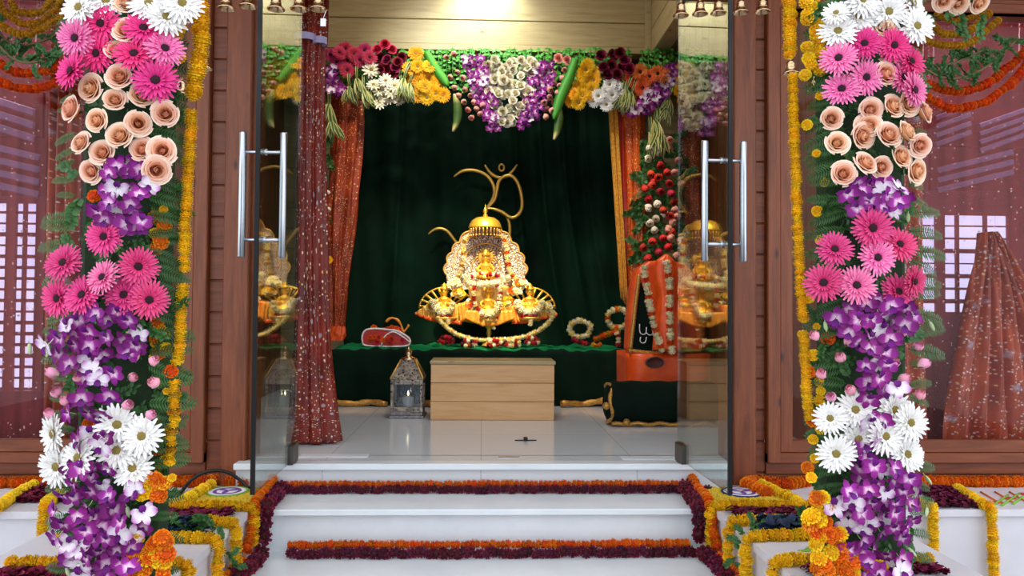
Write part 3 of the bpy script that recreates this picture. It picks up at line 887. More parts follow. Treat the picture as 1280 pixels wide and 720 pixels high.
# curtains
hang_tube('sequin_curtain', 'tall dark red sequinned curtain gathered beside left glass door', 'curtain',
          [(366, 412, -40), (369, 411, 20), (372, 409, 55), (371, 408, 75), (372, 407, 130), (371, 407, 200), (370, 409, 280), (367, 412, 380), (365, 417, 460), (362, 423, 520), (359, 428, 552)], 4.5, .085, 7, M['seq_red'], rip=.16, nv=60, n=96)
o = bpy.data.objects['sequin_curtain']
for a, b, y in ((371, 396, 51), (394, 410, 55)):
    p0, p1 = W(a, y, 4.5), W(b, y, 4.5); c = (p0 + p1) / 2; r = (p1.x - p0.x) / 2
    m = MB(); m.grid(lambda u, v: (c.x + (r + .004) * math.cos(2 * PI * u), 4.45 + (r * .8 + .004) * math.sin(2 * PI * u), c.z + .04 * (v - .5)), 20, 2)
    m.build('ribbon_tie', M['lav'], o)
t = thing('tied_curtain', 'orange sequinned curtain gathered left of green velvet backdrop', 'curtain', W(425, 425, 6.3))
hang_tube('drape', None, None, [(413, 456, 95), (416, 455, 150), (413, 452, 200), (408, 447, 260), (407, 440, 320), (410, 434, 380), (413, 430, 420)], 6.52, .09, 6, M['seq_or'], parent=t, rip=.18)
hang_tube('tail', None, None, [(412, 432, 408), (411, 433, 418), (410, 431, 426)], 6.45, .05, 4, M['satin'], parent=t)
t = thing('trimmed_curtain', 'bright orange sequinned curtain with gold edge right of velvet backdrop', 'curtain', W(790, 400, 6.3))
hang_tube('drape', None, None, [(777, 806, 95), (779, 805, 150), (782, 805, 220), (784, 808, 300), (786, 812, 360), (788, 818, 420)], 6.52, .08, 5, M['seq_hot'], parent=t, rip=.16)
hang_tube('lining', None, None, [(768, 786, 110), (770, 788, 200), (774, 790, 300), (782, 795, 385)], 6.58, .05, 4, M['satinr'], parent=t)
px_sheet('gold_edge', [(759, 110), (771, 110)], [(776, 372), (786, 386)], 6.48, M['brocade'], 2, .01, 14, t)
hang_tube('tied_curtain', 'dark orange curtain half hidden behind right glass door', 'curtain', [(846, 880, 80), (848, 880, 250), (850, 885, 440)], 6.5, .07, 5, M['seq_or'])

# golden om emblem on the backdrop
t = thing('om_emblem', 'large golden om sign of bent rod above and behind shrine', 'emblem', W(608, 300, 6.9))
def px_tube(name, pts, Y, r, mat, parent, n=8):
    P = resample([W(a, b, Y) for a, b in pts], .02)
    rr = [r * (.45 + .55 * min(1, i / 5, (len(P) - 1 - i) / 5)) for i in range(len(P))]
    m = MB(); m.tube(P, rr, n); return m.build(name, mat, parent)
px_tube('stroke', [(567, 221), (578, 214), (592, 213), (606, 218), (615, 228), (618, 240), (615, 251), (608, 260), (603, 264)], 6.97, .016, M['goldp'], t)
px_tube('stroke', [(608, 262), (618, 250), (621, 238), (624, 226), (632, 220), (641, 221), (648, 231), (652, 247), (652, 261), (646, 270), (638, 272), (627, 265), (615, 261), (606, 261)], 6.95, .016, M['goldp'], t)
px_tube('stroke', [(627, 265), (633, 270), (637, 282), (636, 300), (630, 330), (615, 345), (595, 338), (580, 322), (573, 307), (567, 299), (560, 290), (552, 286), (543, 287), (534, 294)], 6.97, .015, M['goldp'], t)
px_tube('crescent', [(606, 206), (612, 215), (620, 221), (629, 222), (638, 217), (647, 205)], 6.97, .015, M['goldp'], t)
P = [W(627 + 3.2 * math.cos(a * PI / 6), 209.5 + 4.2 * math.sin(a * PI / 6), 6.97) for a in range(13)]
m = MB(); m.tube(P, .009, 8); m.build('dot_ring', M['goldp'], t)

# silver scalloped backplate with canopy
t = NT('silver_filigree'); v = t.tex('Object'); d = t.voro(v, 105); n = t.noise(v, 14, 3)
c = t.ramp([(.2, '#1a1214'), (.38, '#8a7468'), (.7, '#c9b2a0')], d)
t.col(c); t.link(t.ramp([(.15, (.2,) * 3 + (1,)), (.3, (.85,) * 3 + (1,))], d), t.b.inputs['Metallic']); t.set(rough=.35); t.bump(d, .8, .006); M['filig'] = t.m
YS = 6.5
def pxr(k, Y): return k * Y / F
shr = thing('shrine_throne', 'golden domed throne with scalloped silver filigree backplate on altar', 'shrine', W(608, 433, YS))
poly = []
ctr = (607, 343)
for i in range(181):
    th = PI * (i / 180); lob = 11
    ph = (i / 180 * lob) % 1
    k = 1 + .065 * abs(math.sin(ph * PI)) - .03
    rx, rz = 51, 52 + 16 * math.exp(-((th - PI / 2) / .55) ** 2)
    poly.append((ctr[0] + rx * k * math.cos(th), ctr[1] - rz * k * math.sin(th)))
poly += [(ctr[0] - 47, 362), (ctr[0] + 47, 362)]
pw = [W(a, b, YS + .12) for a, b in poly]
m = MB(); m.prism([(p.x, p.z) for p in pw], 'y', YS + .12, YS + .145); m.build('backplate', M['filig'], shr, smooth=False)
m = MB(); m.tube([(p.x, YS + .118, p.z) for p in pw[:181]], .008, 6); m.build('rim', M['goldp'], shr)
for rr_, ww in ((30, .006), (18, .005), (41, .004)):
    m = MB(); m.tube([W(607 + rr_ * math.cos(PI * k / 24), 338 - rr_ * 1.12 * math.sin(PI * k / 24), YS + .112) for k in range(25)], ww, 6); m.build('relief_arch', M['goldp'], shr)
# canopy : dome, finial, fringe
c = W(606.5, 284, YS); s_ = pxr(1, YS)
m = MB(); m.lathe([(20.5 * s_, -1.5 * s_), (21 * s_, 0), (20 * s_, 1.5 * s_), (19.5 * s_, 4 * s_), (17 * s_, 8 * s_), (12 * s_, 11.5 * s_), (5 * s_, 13 * s_), (2 * s_, 13.5 * s_), (0, 14 * s_)], 28, M=Matrix.Translation(c)); m.build('dome', M['gold'], shr)
m = MB(); m.lathe([(2 * s_, 13 * s_), (3.4 * s_, 15 * s_), (1.6 * s_, 17 * s_), (3 * s_, 19.5 * s_), (2.6 * s_, 22 * s_), (.9 * s_, 25 * s_), (.0, 30 * s_)], 12, M=Matrix.Translation(c)); m.build('finial', M['gold'], shr)
for k in range(26):
    a = 2 * PI * k / 26
    p = c + Vector((19.5 * s_ * math.cos(a), 19.5 * s_ * math.sin(a), 0))
    m = MB(); m.tube([p, p - Vector((0, 0, 10 * s_))], .5 * s_, 5); m.ball(p - Vector((0, 0, 11 * s_)), 1.1 * s_, 6); m.build('fringe_drop', M['gold'], shr)
# pedestal and dish under the figures
m = MB(); c = W(611, 432, YS); m.lathe([(9 * s_, 0), (8 * s_, 2 * s_), (2.5 * s_, 5 * s_), (2 * s_, 12 * s_), (3.5 * s_, 15 * s_), (2.5 * s_, 20 * s_), (6 * s_, 26 * s_), (17 * s_, 29 * s_), (18 * s_, 34 * s_), (0, 34 * s_)], 24, M=Matrix.Translation(c)); m.build('pedestal', M['goldp'], shr)
for x, tilt in ((556, .12), (661, -.12)):
    c2 = W(x, 404, YS + .02); a = W(611 + (x - 611) * .35, 412, YS + .02)
    m = MB(); m.tube([Vector((a.x, a.y + .1, a.z + .06)), (a + c2) / 2 + Vector((0, .1, .06)), c2 + Vector((0, 0.06, .02))], [.012, .014, .018], 8)
    m.lathe([(3 * s_, 4 * s_), (14 * s_, 3 * s_), (19 * s_, 7 * s_), (18 * s_, 8 * s_), (0, 8 * s_)], 20, M=Matrix.Translation(c2)); m.build('side_bracket', M['goldp'], shr)
m = MB(); a, b = W(586, 358, YS + .1), W(636, 392, YS + .1); m.box(a.x, YS + .02, b.z, b.x, YS + .11, a.z, b=.008); m.build('seat_back', M['goldp'], shr, smooth=False)
# sunray crowns behind the two side figures
for cx, cy, lab in ((558, 386, 'l'), (660, 386, 'r')):
    for k in range(11):
        a = PI * (.04 + .92 * k / 10)
        p0, p1 = W(cx + 13 * math.cos(a), cy - 9 * math.sin(a), YS + .03), W(cx + 33 * math.cos(a), cy - 26 * math.sin(a), YS + .03)
        m = MB(); m.tube([p0, p1], [.006, .011], 6); m.ball(p1, .013, 6); m.build('sun_ray', M['gold'], shr)
    m = MB(); m.tube([W(cx + 14 * math.cos(PI * k / 16), cy - 10 * math.sin(PI * k / 16), YS + .03) for k in range(17)], .009, 6); m.build('ray_arch', M['gold'], shr)
    m = MB(); m.tube([W(cx + 34 * math.cos(PI * k / 16), cy - 27 * math.sin(PI * k / 16), YS + .03) for k in range(17)], .007, 6); m.build('ray_arch', M['gold'], shr)
# pleated cloths
px_sheet('pleated_cloth', [(519, 391), (533, 381), (547, 377), (566, 378), (585, 386)], [(519, 393), (532, 398), (549, 402), (566, 402), (577, 404)], YS - .03, M['fanc'], 9, .014, 6, shr)
px_sheet('pleated_cloth', [(631, 384), (650, 378), (668, 377), (682, 380), (697, 392)], [(641, 403), (652, 402), (668, 401), (683, 398), (697, 394)], YS - .03, M['fanc'], 9, .014, 6, shr)
px_sheet('robe_cloth', [(573, 379), (582, 378), (591, 381)], [(576, 403), (584, 400), (590, 393)], YS - .06, M['robe'], 3, .012, 6, shr)
px_sheet('robe_cloth', [(626, 385), (634, 380), (645, 384)], [(628, 395), (640, 402), (651, 403)], YS - .06, M['robe'], 3, .012, 6, shr)
px_sheet('robe_cloth', [(583, 388), (605, 389), (622, 389), (641, 388)], [(580, 398), (603, 408), (622, 407), (644, 398)], YS - .1, M['robe'], 5, .012, 6, shr)
px_sheet('robe_edge', [(519, 391), (535, 396), (551, 399), (577, 401)], [(520, 394), (535, 400.5), (551, 404), (577, 406)], YS - .05, M['satin'], 7, .01, 2, shr)
px_sheet('robe_edge', [(641, 401), (655, 400), (672, 397), (697, 392)], [(640, 405), (655, 404.5), (672, 401), (697, 395)], YS - .05, M['satin'], 7, .01, 2, shr)

# deity figures : gold seated statues
def statue(label, px, py, h, Y, halo=True):
    """py = foot of the seated figure; h px tall"""
    s = pxr(h, Y) / 1.; c = W(px, py, Y)
    t = thing('deity_statue', label, 'statue', c, 'golden deity statues in shrine')
    Mx = Matrix.Translation(c) @ Matrix.Scale(s, 4)
    m = MB()
    def body(u, v):
        pr = [(.30, 0), (.34, .06), (.27, .14), (.17, .2), (.15, .27), (.18, .38), (.2, .46), (.14, .51), (.065, .54), (.062, .58), (.10, .61), (.125, .67), (.125, .73), (.1, .8), (.05, .84), (0, .85)]
        k = v * (len(pr) - 1); i = min(int(k), len(pr) - 2); q = k - i
        r = pr[i][0] * (1 - q) + pr[i + 1][0] * q; z = pr[i][1] * (1 - q) + pr[i + 1][1] * q
        x, y = r * math.cos(2 * PI * u), r * .75 * math.sin(2 * PI * u)
        # nose, brow and chin pushed out of the face
        if .58 < z < .82 and y < 0:
            f = max(0, 1 - abs(x) / .035) * math.exp(-((z - .70) / .035) ** 2) * .035
            y -= f; y += math.exp(-((abs(x) - .05) / .022) ** 2) * math.exp(-((z - .735) / .016) ** 2) * .018
            y -= math.exp(-(x / .04) ** 2) * (math.exp(-((z - .648) / .012) ** 2) - .6 * math.exp(-((z - .636) / .006) ** 2)) * .014
        return (x, y, z)
    m.grid(body, 36, 60, M=Mx)
    for sg in (-1, 1):
        m.tube([(sg * .18, 0, .45), (sg * .27, -.04, .34), (sg * .24, -.14, .24), (sg * .1, -.2, .24 + (.08 if sg > 0 else 0))], [.06, .05, .042, .035], 8, M=Mx)
        m.tube([(sg * .12, -.05, .12), (sg * .32, -.16, .1), (sg * .1, -.26, .07)], [.1, .085, .06], 8, M=Mx)
        m.ball((sg * .13, 0, .7), .03, 6, M=Mx, sc=(.5, 1, 1.6))
    m.build('figure', M['gold'], t)
    m = MB(); m.lathe([(.13, .76), (.15, .79), (.14, .83), (.11, .86), (.12, .89), (.08, .93), (.085, .95), (.03, .99), (0, 1.03)], 16, M=Mx)
    for k in range(7):
        a = -PI / 2 + (k - 3) * .4
        m.ball((.14 * math.cos(a), .14 * math.sin(a), .82), .022, 5, M=Mx)
    m.build('crown', M['gold'], t)
    if halo:
        m = MB()
        for k in range(20): m.petal(.1, .025, 2 * PI * k / 20, 0, .23, 0, 0, 0, 2, tip=.3, M=Mx @ Matrix.Translation((0, .1, .74)) @ Matrix.Rotation(PI / 2, 4, 'X'))
        m.lathe([(0, -.01), (.24, -.01), (.25, 0), (.24, .01), (0, .01)], 28, M=Mx @ Matrix.Translation((0, .1, .74)) @ Matrix.Rotation(PI / 2, 4, 'X')); m.build('halo', M['goldp'], t)
    return t
statue('tallest gold deity statue seated before silver backplate under dome', 607, 349, 38, YS + .04)
statue('lower central gold deity statue with red flowers around it', 610, 391, 34, YS - .02)
statue('left gold deity statue in front of sunray crown', 555, 390, 36, YS - .0, False)
statue('right gold deity statue in front of sunray crown', 662, 390, 36, YS - .0, False)
# garlands of the shrine
def sgar(pts, r, kind, label, Y=YS - .08, group='flower garlands on the shrine', **k):
    return garland([W(a, b, Y) for a, b in pts], pxr(r, Y), kind, label, group, **k)
sgar([(585, 296), (580, 305), (579, 320), (577, 335), (573, 347), (566, 352)], 3.6, ['yelbead', 'yelbead', 'gold_fl', 'whitebead'], 'pale yellow bead garland hanging down left edge of silver backplate', YS + .02)
sgar([(630, 297), (633, 310), (634, 325), (637, 338), (643, 347), (652, 352)], 3.6, ['yelbead', 'dorange', 'yelbead', 'whitebead'], 'orange and cream bead garland hanging down right edge of silver backplate', YS + .02)
sgar([(582, 345), (583, 351), (592, 355), (606, 355), (622, 353), (633, 350), (635, 343)], 5.2, 'whitebead', 'thick white flower garland curving under tallest deity statue')
sgar([(590, 346), (598, 343), (606, 342)], 3.2, ['red', 'whitebead', 'yelbead'], 'short red and white garland left of tallest deity statue feet')
sgar([(609, 344), (617, 343), (627, 346)], 3.4, ['red', 'red', 'whitebead'], 'short red garland right of tallest deity statue feet')
sgar([(603, 391), (610, 394), (617, 391), (622, 384), (625, 376)], 4.6, 'whitebead', 'thick white garland looped over lower central statue', YS - .12)
sgar([(593, 358), (592, 368), (594, 380), (600, 389), (607, 394)], 3.2, ['red', 'red', 'whitebead', 'yelbead'], 'red and white garland left of lower central statue')
sgar([(621, 357), (626, 366), (623, 376), (620, 386), (613, 394)], 3.4, ['red', 'whitebead', 'whitebead'], 'white and red garland right of lower central statue')
sgar([(541, 377), (545, 386), (553, 392), (561, 389), (567, 379)], 5.2, 'whitebead', 'white garland around shoulders of left statue')
sgar([(646, 378), (651, 387), (661, 391), (672, 387), (678, 377)], 5.2, 'whitebead', 'white garland around shoulders of right statue')
sgar([(551, 393), (557, 396), (563, 394)], 3.6, 'red', 'red flower cluster below left statue')
sgar([(652, 394), (660, 396), (668, 394), (673, 391)], 3.6, 'red', 'red flower cluster below right statue')
sgar([(607, 397), (615, 399), (623, 397)], 3.6, 'red', 'red flower cluster below lower central statue')
sgar([(560, 400), (561, 406)], 3.2, ['whitebead', 'yelbead'], 'white blossom tassel under red cluster of left statue')
sgar([(663, 399), (663, 407)], 3.2, ['whitebead', 'yelbead'], 'white blossom tassel under red cluster of right statue')
sgar([(617, 402), (617, 412)], 2.6, ['whitebead'], 'white blossom tassel hanging at shrine centre')
sgar([(685, 384), (690, 389), (690, 397), (683, 406), (672, 414), (655, 421), (635, 424), (612, 425), (592, 424), (574, 419), (562, 412), (553, 404), (547, 397)], 3.4, ['yelbead', 'yelbead', 'whitebead'], 'long cream bead garland swinging below the shrine figures', YS - .12)
for px, py, k, lab in ((558, 426, ['red', 'red', 'maroon'], 'left red blossom heap on altar below cream garland'), (586, 430, ['maroon', 'whitebead', 'red'], 'wine red blossom heap on altar left of pedestal'), (618, 430, ['red', 'red', 'whitebead'], 'red blossom heap on altar at shrine pedestal'), (641, 430, ['red', 'whitebead', 'yelbead'], 'mixed blossom heap on altar right of pedestal'), (665, 427, ['red', 'whitebead', 'red'], 'right red blossom heap on altar below cream garland')):
    sgar([(px - 8, py), (px - 3, py + 2), (px + 4, py + 1), (px + 9, py), (px + 2, py - 4), (px - 5, py - 4)], 3.8, k, lab, YS - .16, 'blossom heaps under the shrine', cat='flowers', name='blossom_heap', part='blossom')

for px, py, w_2, h_2, n_, k, lab in (
    (541, 383, 9, 5, 12, ['yelbead', 'gold_fl', 'whitebead'], 'cream and gold blossom cluster at far left of shrine'),
    (573, 366, 8, 5, 12, ['yelbead', 'gold_fl', 'yellow'], 'yellow blossom cluster between left statue and centre'),
    (588, 381, 6, 7, 12, ['red', 'orange', 'gold_fl', 'whitebead'], 'red and orange blossom cluster left of lower central statue'),
    (634, 378, 7, 6, 12, ['yelbead', 'yellow', 'orange'], 'yellow and orange blossom cluster right of lower central statue'),
    (643, 364, 8, 4, 10, ['yelbead', 'orange', 'whitebead'], 'orange and cream blossom cluster above right statue'),
    (682, 383, 8, 5, 12, ['yelbead', 'gold_fl', 'whitebead'], 'cream and gold blossom cluster at far right of shrine'),
    (568, 354, 8, 5, 12, ['yelbead', 'whitebead'], 'cream blossom cluster at left foot of silver backplate'),
    (651, 354, 9, 4, 12, ['yelbead', 'orange', 'whitebead'], 'cream and orange blossom cluster at right foot of silver backplate')):
    t = thing('blossom_cluster', lab, 'flowers', W(px, py + h_2, YS - .06), 'blossom clusters on the shrine')
    for i in range(n_):
        a_ = i * 2.4; r_ = math.sqrt((i + .5) / n_)
        inst('blossom', random.choice(MARI[k[i % len(k)]]), W(px + w_2 * r_ * math.cos(a_), py + h_2 * r_ * math.sin(a_), YS - .07 + .03 * r_), jit((0, -1, .3), .4), pxr(3.1, YS), 0, t)

# wooden box
p0, p1 = W(538, 525, 5.41), W(693, 456, 5.41)
t = thing('wooden_box', 'pale pine box with lid on white floor before shrine', 'box', ((p0.x + p1.x) / 2, 5.56, FLZ))
hb = (p1.z - FLZ) / 3
for k in range(3):
    m = MB(); m.box(p0.x, 5.41, FLZ + hb * k + .0015, p1.x, 5.72, FLZ + hb * (k + 1) - .0015, b=.002); m.build('side_board', M['pinebox'], t, smooth=False)
m = MB(); m.box(p0.x - .006, 5.395, p1.z, p1.x + .008, 5.735, p1.z + .026, b=.004); m.build('lid', M['pine'], t, smooth=False)

# metal lantern
t = NT('pewter_pierced'); v = t.tex('Object'); d = t.voro(v, 42); n = t.noise(v, 20, 3)
t.col(t.mix(t.ramp([(.2, (1,) * 3 + (1,)), (.32, (0, 0, 0, 1))], d), t.ramp([(.3, '#6e6660'), (.7, '#a79a8a')], n), '#17120f')); t.set(rough=.42, metal=.75); t.bump(d, .6, .006); M['pewter'] = t.m
t = NT('pewter_plain'); v = t.tex('Object'); n = t.noise(v, 45, 4)
t.col(t.ramp([(.3, '#5f5c5e'), (.7, '#9a969a')], n)); t.set(rough=.45, metal=.6); t.bump(n, .4, .003); M['pewter2'] = t.m
t = NT('candle_flame'); t.col('#000000'); t.b.inputs['Emission Color'].default_value = lin('#ffe6a8'); t.b.inputs['Emission Strength'].default_value = 9; M['flame'] = t.m
M['wax'] = plain('candle_wax', '#d8d0c0', .5)
M['ltglass'] = glass('lantern_glass', (.8, .85, .9, 1))
cx = W(508, 523, 5.48).x; s = pxr(1, 5.48); cy = 5.48 + 20 * s; z0 = FLZ
t = thing('metal_lantern', 'pierced pewter lantern with pyramid top standing on white floor', 'lantern', (cx, cy, z0))
m = MB(); m.box(cx - 22 * s, cy - 22 * s, z0, cx + 22 * s, cy + 22 * s, z0 + 3.5 * s, b=.004); m.box(cx - 20 * s, cy - 20 * s, z0 + 3.5 * s, cx + 20 * s, cy + 20 * s, z0 + 8 * s, b=.003); m.build('base', M['pewter2'], t, smooth=False)
for sx in (-1, 1):
    for sy in (-1, 1):
        m = MB(); m.box(cx + sx * 19 * s - 3 * s, cy + sy * 17 * s - 3 * s, z0 + 8 * s, cx + sx * 19 * s + 1 * s, cy + sy * 17 * s + 3 * s, z0 + 48 * s, b=.002) if sx > 0 else m.box(cx + sx * 19 * s - 1 * s, cy + sy * 17 * s - 3 * s, z0 + 8 * s, cx + sx * 19 * s + 3 * s, cy + sy * 17 * s + 3 * s, z0 + 48 * s, b=.002)
        m.build('post', M['pewter'], t, smooth=False)
for sy in (-1, 1):
    for za, zb in ((8, 14), (42, 48)):
        m = MB(); m.box(cx - 16 * s, cy + sy * 18 * s - 1.5 * s, z0 + za * s, cx + 16 * s, cy + sy * 18 * s + 1.5 * s, z0 + zb * s, b=.002); m.build('rail', M['pewter'], t, smooth=False)
        m = MB(); m.box(cx + sy * 18 * s - 1.5 * s, cy - 16 * s, z0 + za * s, cx + sy * 18 * s + 1.5 * s, cy + 16 * s, z0 + zb * s, b=.002); m.build('rail', M['pewter'], t, smooth=False)
    m = MB(); m.box(cx - 16 * s, cy + sy * 18 * s - .001, z0 + 14 * s, cx + 16 * s, cy + sy * 18 * s + .001, z0 + 42 * s); m.build('glass', M['ltglass'], t, smooth=False)
m = MB(); m.box(cx - 21 * s, cy - 20 * s, z0 + 48 * s, cx + 21 * s, cy + 20 * s, z0 + 50 * s, b=.002)
r0, r1 = 20 * s, 8.5 * s
v8 = [(cx + a * r, cy + b * r, z0 + z * s) for r, z in ((r0, 50), (r1, 72)) for a, b in ((-1, -1), (1, -1), (1, 1), (-1, 1))]
m.add(v8, [[0, 1, 5, 4], [1, 2, 6, 5], [2, 3, 7, 6], [3, 0, 4, 7], [4, 5, 6, 7], [3, 2, 1, 0]]); m.build('roof', M['pewter'], t, smooth=False)
for a, b in ((-1, -1), (1, -1), (1, 1), (-1, 1)):
    m = MB(); m.tube([(cx + a * r0, cy + b * r0, z0 + 50 * s), (cx + a * r1, cy + b * r1, z0 + 72 * s)], 1.3 * s, 6); m.build('roof_ridge', M['goldp'], t)
m = MB(); m.lathe([(8.8 * s, 72 * s), (9 * s, 73.5 * s), (6 * s, 75 * s), (3 * s, 76.5 * s), (5 * s, 79 * s), (4 * s, 82 * s), (1.4 * s, 84 * s), (1.8 * s, 86.5 * s), (0, 89 * s)], 14, M=Matrix.Translation((cx, cy, z0))); m.build('finial', M['brass'], t)
m = MB(); m.lathe([(0, 8 * s), (7 * s, 8 * s), (7 * s, 25 * s), (0, 26 * s)], 14, M=Matrix.Translation((cx, cy, z0))); cd = m.build('candle', M['wax'], t)
m = MB(); m.lathe([(0, 26 * s), (1.3 * s, 28 * s), (0, 33 * s)], 8, M=Matrix.Translation((cx, cy, z0))); m.build('flame', M['flame'], cd)

# red offering packet on the altar, left
c = W(484, 432, 6.4)
t = thing('offering_basket', 'red and white offering packet with ribbon handle on altar left', 'offering', (c.x, 6.4, AZ + .01))
q = pxr(1, 6.4)
pl = [(-29, 3), (-24, 1), (0, 0), (24, 1), (29, 5), (27, 11), (14, 19), (0, 21), (-14, 22), (-26, 20), (-30, 12)]
pl = [(c.x + a * q, AZ + .012 + b * q) for a, b in pl]
m = MB(); m.prism(pl, 'y', 6.35, 6.5); m.build('packet', M['satinr'], t, smooth=False)
m = MB(); m.tube(resample([(a, 6.35, b) for a, b in pl + pl[:1]], .02), .007, 6); m.tube(resample([(c.x + a * q, 6.345, AZ + .012 + b * q) for a, b in ((-6, 1), (-4, 10), (6, 18), (16, 15), (28, 6))], .02), .006, 6); m.build('white_edging', M['lav'] if 0 else M['tagw'], t)
for k in range(16):
    a, b = U(-20, 18), 17 + U(0, 12)
    b = min(b, 33 - abs(a + 4) * .7)
    inst('blossom', random.choice(MARI['dorange' if k % 2 else 'red']), (c.x + a * q, 6.4 + U(-.03, .05), AZ + b * q), (U(-.5, .5), -1, .5), 4.4 * q, 0, t)
for k in range(14):
    inst('blossom', random.choice(MARI['red' if k % 3 else 'dorange']), (c.x + U(-24, 20) * q, 6.345, AZ + .012 + U(4, 15) * q), (0, -1, .2), 3.6 * q, 0, t)
m = MB(); P = resample([(c.x + a * q, 6.4, AZ + .012 + b * q) for a, b in ((-2, 30), (4, 35), (12, 33), (17, 26), (20, 18), (27, 27))], .015); m.tube(P, [.01 + .003 * math.sin(i) for i in range(len(P))], 6); m.build('ribbon', M['robe'], t)

# small wreath and blossoms on the altar, right
P = [W(725 + 13 * math.cos(a * PI / 8) , 411 + 10.5 * math.sin(a * PI / 8), 6.45) for a in range(17)]
garland(P, pxr(4.2, 6.45), ['whitebead', 'yelbead', 'whitebead'], 'round white flower wreath propped on altar right of shrine', None, cat='wreath', name='flower_wreath', part='blossom')
sgar([(717, 424), (725, 428), (735, 430)], 3.6, ['red', 'red', 'maroon'], 'red blossoms lying below the white wreath', 6.38, 'loose blossoms on altar right', cat='flowers', name='blossom_heap', part='blossom')
P = [W(772 + 13 * math.cos(a * PI / 8), 398 + 12 * math.sin(a * PI / 8), 6.45) for a in range(17)]
garland(P, pxr(4.2, 6.45), ['whitebead', 'orange', 'yelbead', 'whitebead'], 'white and orange flower wreath beside the orange throne', None, cat='wreath', name='flower_wreath', part='blossom')
sgar([(744, 424), (754, 420), (765, 416), (775, 414)], 4.2, ['orange', 'gold_fl', 'dorange'], 'orange marigolds lying between the two wreaths', 6.36, 'loose blossoms on altar right', cat='flowers', name='blossom_heap', part='blossom')
sgar([(771, 416), (773, 424), (773, 431)], 3.6, ['whitebead', 'red', 'whitebead'], 'short white and red garland below the right wreath', 6.34, 'loose blossoms on altar right')
sgar([(741, 431), (746, 432), (752, 430)], 3., ['gold_fl', 'orange'], 'small orange blossoms on altar edge right of red ones', 6.3, 'loose blossoms on altar right', cat='flowers', name='blossom_heap', part='blossom')

M['opening_shade'] = cloth('opening_shade_maroon', '#3a0f0c', '#5a1a12')
# draped throne on the right
YT = 5.6
t = thing('draped_throne', 'orange cloth draped throne with black velvet panel right of altar', 'throne', W(825, 500, YT))
x0, x1 = W(786, 480, YT).x, W(862, 480, YT).x + .18
zs = W(800, 443, YT).z
m = MB()
def fn(u, v):
    th = u * 2 * PI
    x = (x0 + x1) / 2 + (x1 - x0) / 2 * max(-1, min(1, 1.25 * math.cos(th))); y = YT + .3 + .3 * max(-1, min(1, 1.25 * math.sin(th)))
    k = 1 + .012 * math.sin(th * 14 + v * 3) * (1 - v)
    return ((x - (x0 + x1) / 2) * k + (x0 + x1) / 2, (y - YT - .3) * k + YT + .3, FLZ + .002 + (zs - FLZ) * v)
m.grid(fn, 72, 10); m.f.append([10 * 73 + i for i in range(72)]); m.mi.append(0); m.uv.append([(0, 0)] * 72); m.build('seat', M['satin'], t)
# dark disc in place of the shaded arched opening in the seat front
c = W(818, 453, YT - .012); m = MB(); m.lathe([(0, -.0), (.06, .0), (.072, .012), (.06, .02)], 20, M=Matrix.Translation((c.x, YT - .006, c.z)) @ Matrix.Diagonal((1, 1, .6, 1)) @ Matrix.Rotation(PI / 2, 4, 'X')); m.build('seat_opening_dark', M['opening_shade'], t)
# back : upright padded board under orange satin
bp = [(784, 440), (786, 400), (790, 360), (797, 336), (812, 326), (836, 324), (858, 330), (872, 345), (880, 440)]
bw = [W(a, b, YT + .1) for a, b in bp]
m = MB(); m.prism([(p.x, p.z) for p in bw], 'y', YT + .1, YT + .28); o = m.build('backrest', M['satin'], t, smooth=False)
bv = o.modifiers.new('bevel', 'BEVEL'); bv.width = .03; bv.segments = 3
# velvet panel and braid
vp = [(799, 345), (790, 438), (828, 440), (818, 400)]
pw = [W(a, b, YT + .06) for a, b in vp]
m = MB(); m.prism([(p.x, p.z) for p in pw], 'y', YT + .06, YT + .1); vpn = m.build('velvet_panel', M['velvetk'], t, smooth=False); vpn['label'] = 'black velvet panel with gold braid'
for pts in ([(799, 343), (794, 385), (788, 437)], [(786, 438), (808, 441), (829, 442)]):
    P = resample([W(a, b, YT + .05) for a, b in pts], .012)
    m = MB(); m.tube(P, [.014 + .004 * (i % 2) for i in range(len(P))], 6); m.build('gold_braid', M['trimg'], vpn)
for pts in ([(799.5, 405), (799.5, 413), (801, 417), (804.5, 418), (807.5, 416), (808, 408)], [(808, 416), (812, 419), (816, 417), (815.5, 413), (817.5, 420)], [(801, 421), (800, 426), (803, 429), (807, 427), (808, 420)]):
    m = MB(); m.tube(resample([W(a, b, YT + .045) for a, b in pts], .01), .0035, 5); m.build('stitched_lettering', M['tagw'], vpn)
# swathed figure head on the throne
o = hang_tube('orange_bundle', 'rounded orange satin bundle wrapped upright on the throne', 'cloth bundle', [(830, 836, 318), (819, 844, 326), (817, 848, 340), (818, 849, 352), (822, 848, 372), (818, 852, 400), (815, 856, 438)], YT - .02, .07, 5, M['satin'], rip=.05)
garland([W(a, b, YT - .1) for a, b in ((806, 334), (806, 345), (810, 365), (813, 385), (817, 405), (822, 422), (829, 440))], pxr(5, YT), ['whitebead', 'whitebead', 'whitebead', 'dorange'], 'left white blossom string hanging over orange throne', 'white blossom strings on the throne')
garland([W(a, b, YT - .1) for a, b in ((833, 328), (836, 345), (837, 365), (837, 385), (838, 405), (838, 422), (840, 440))], pxr(5, YT), ['whitebead', 'whitebead', 'whitebead', 'dorange'], 'right white blossom string hanging over orange throne', 'white blossom strings on the throne')
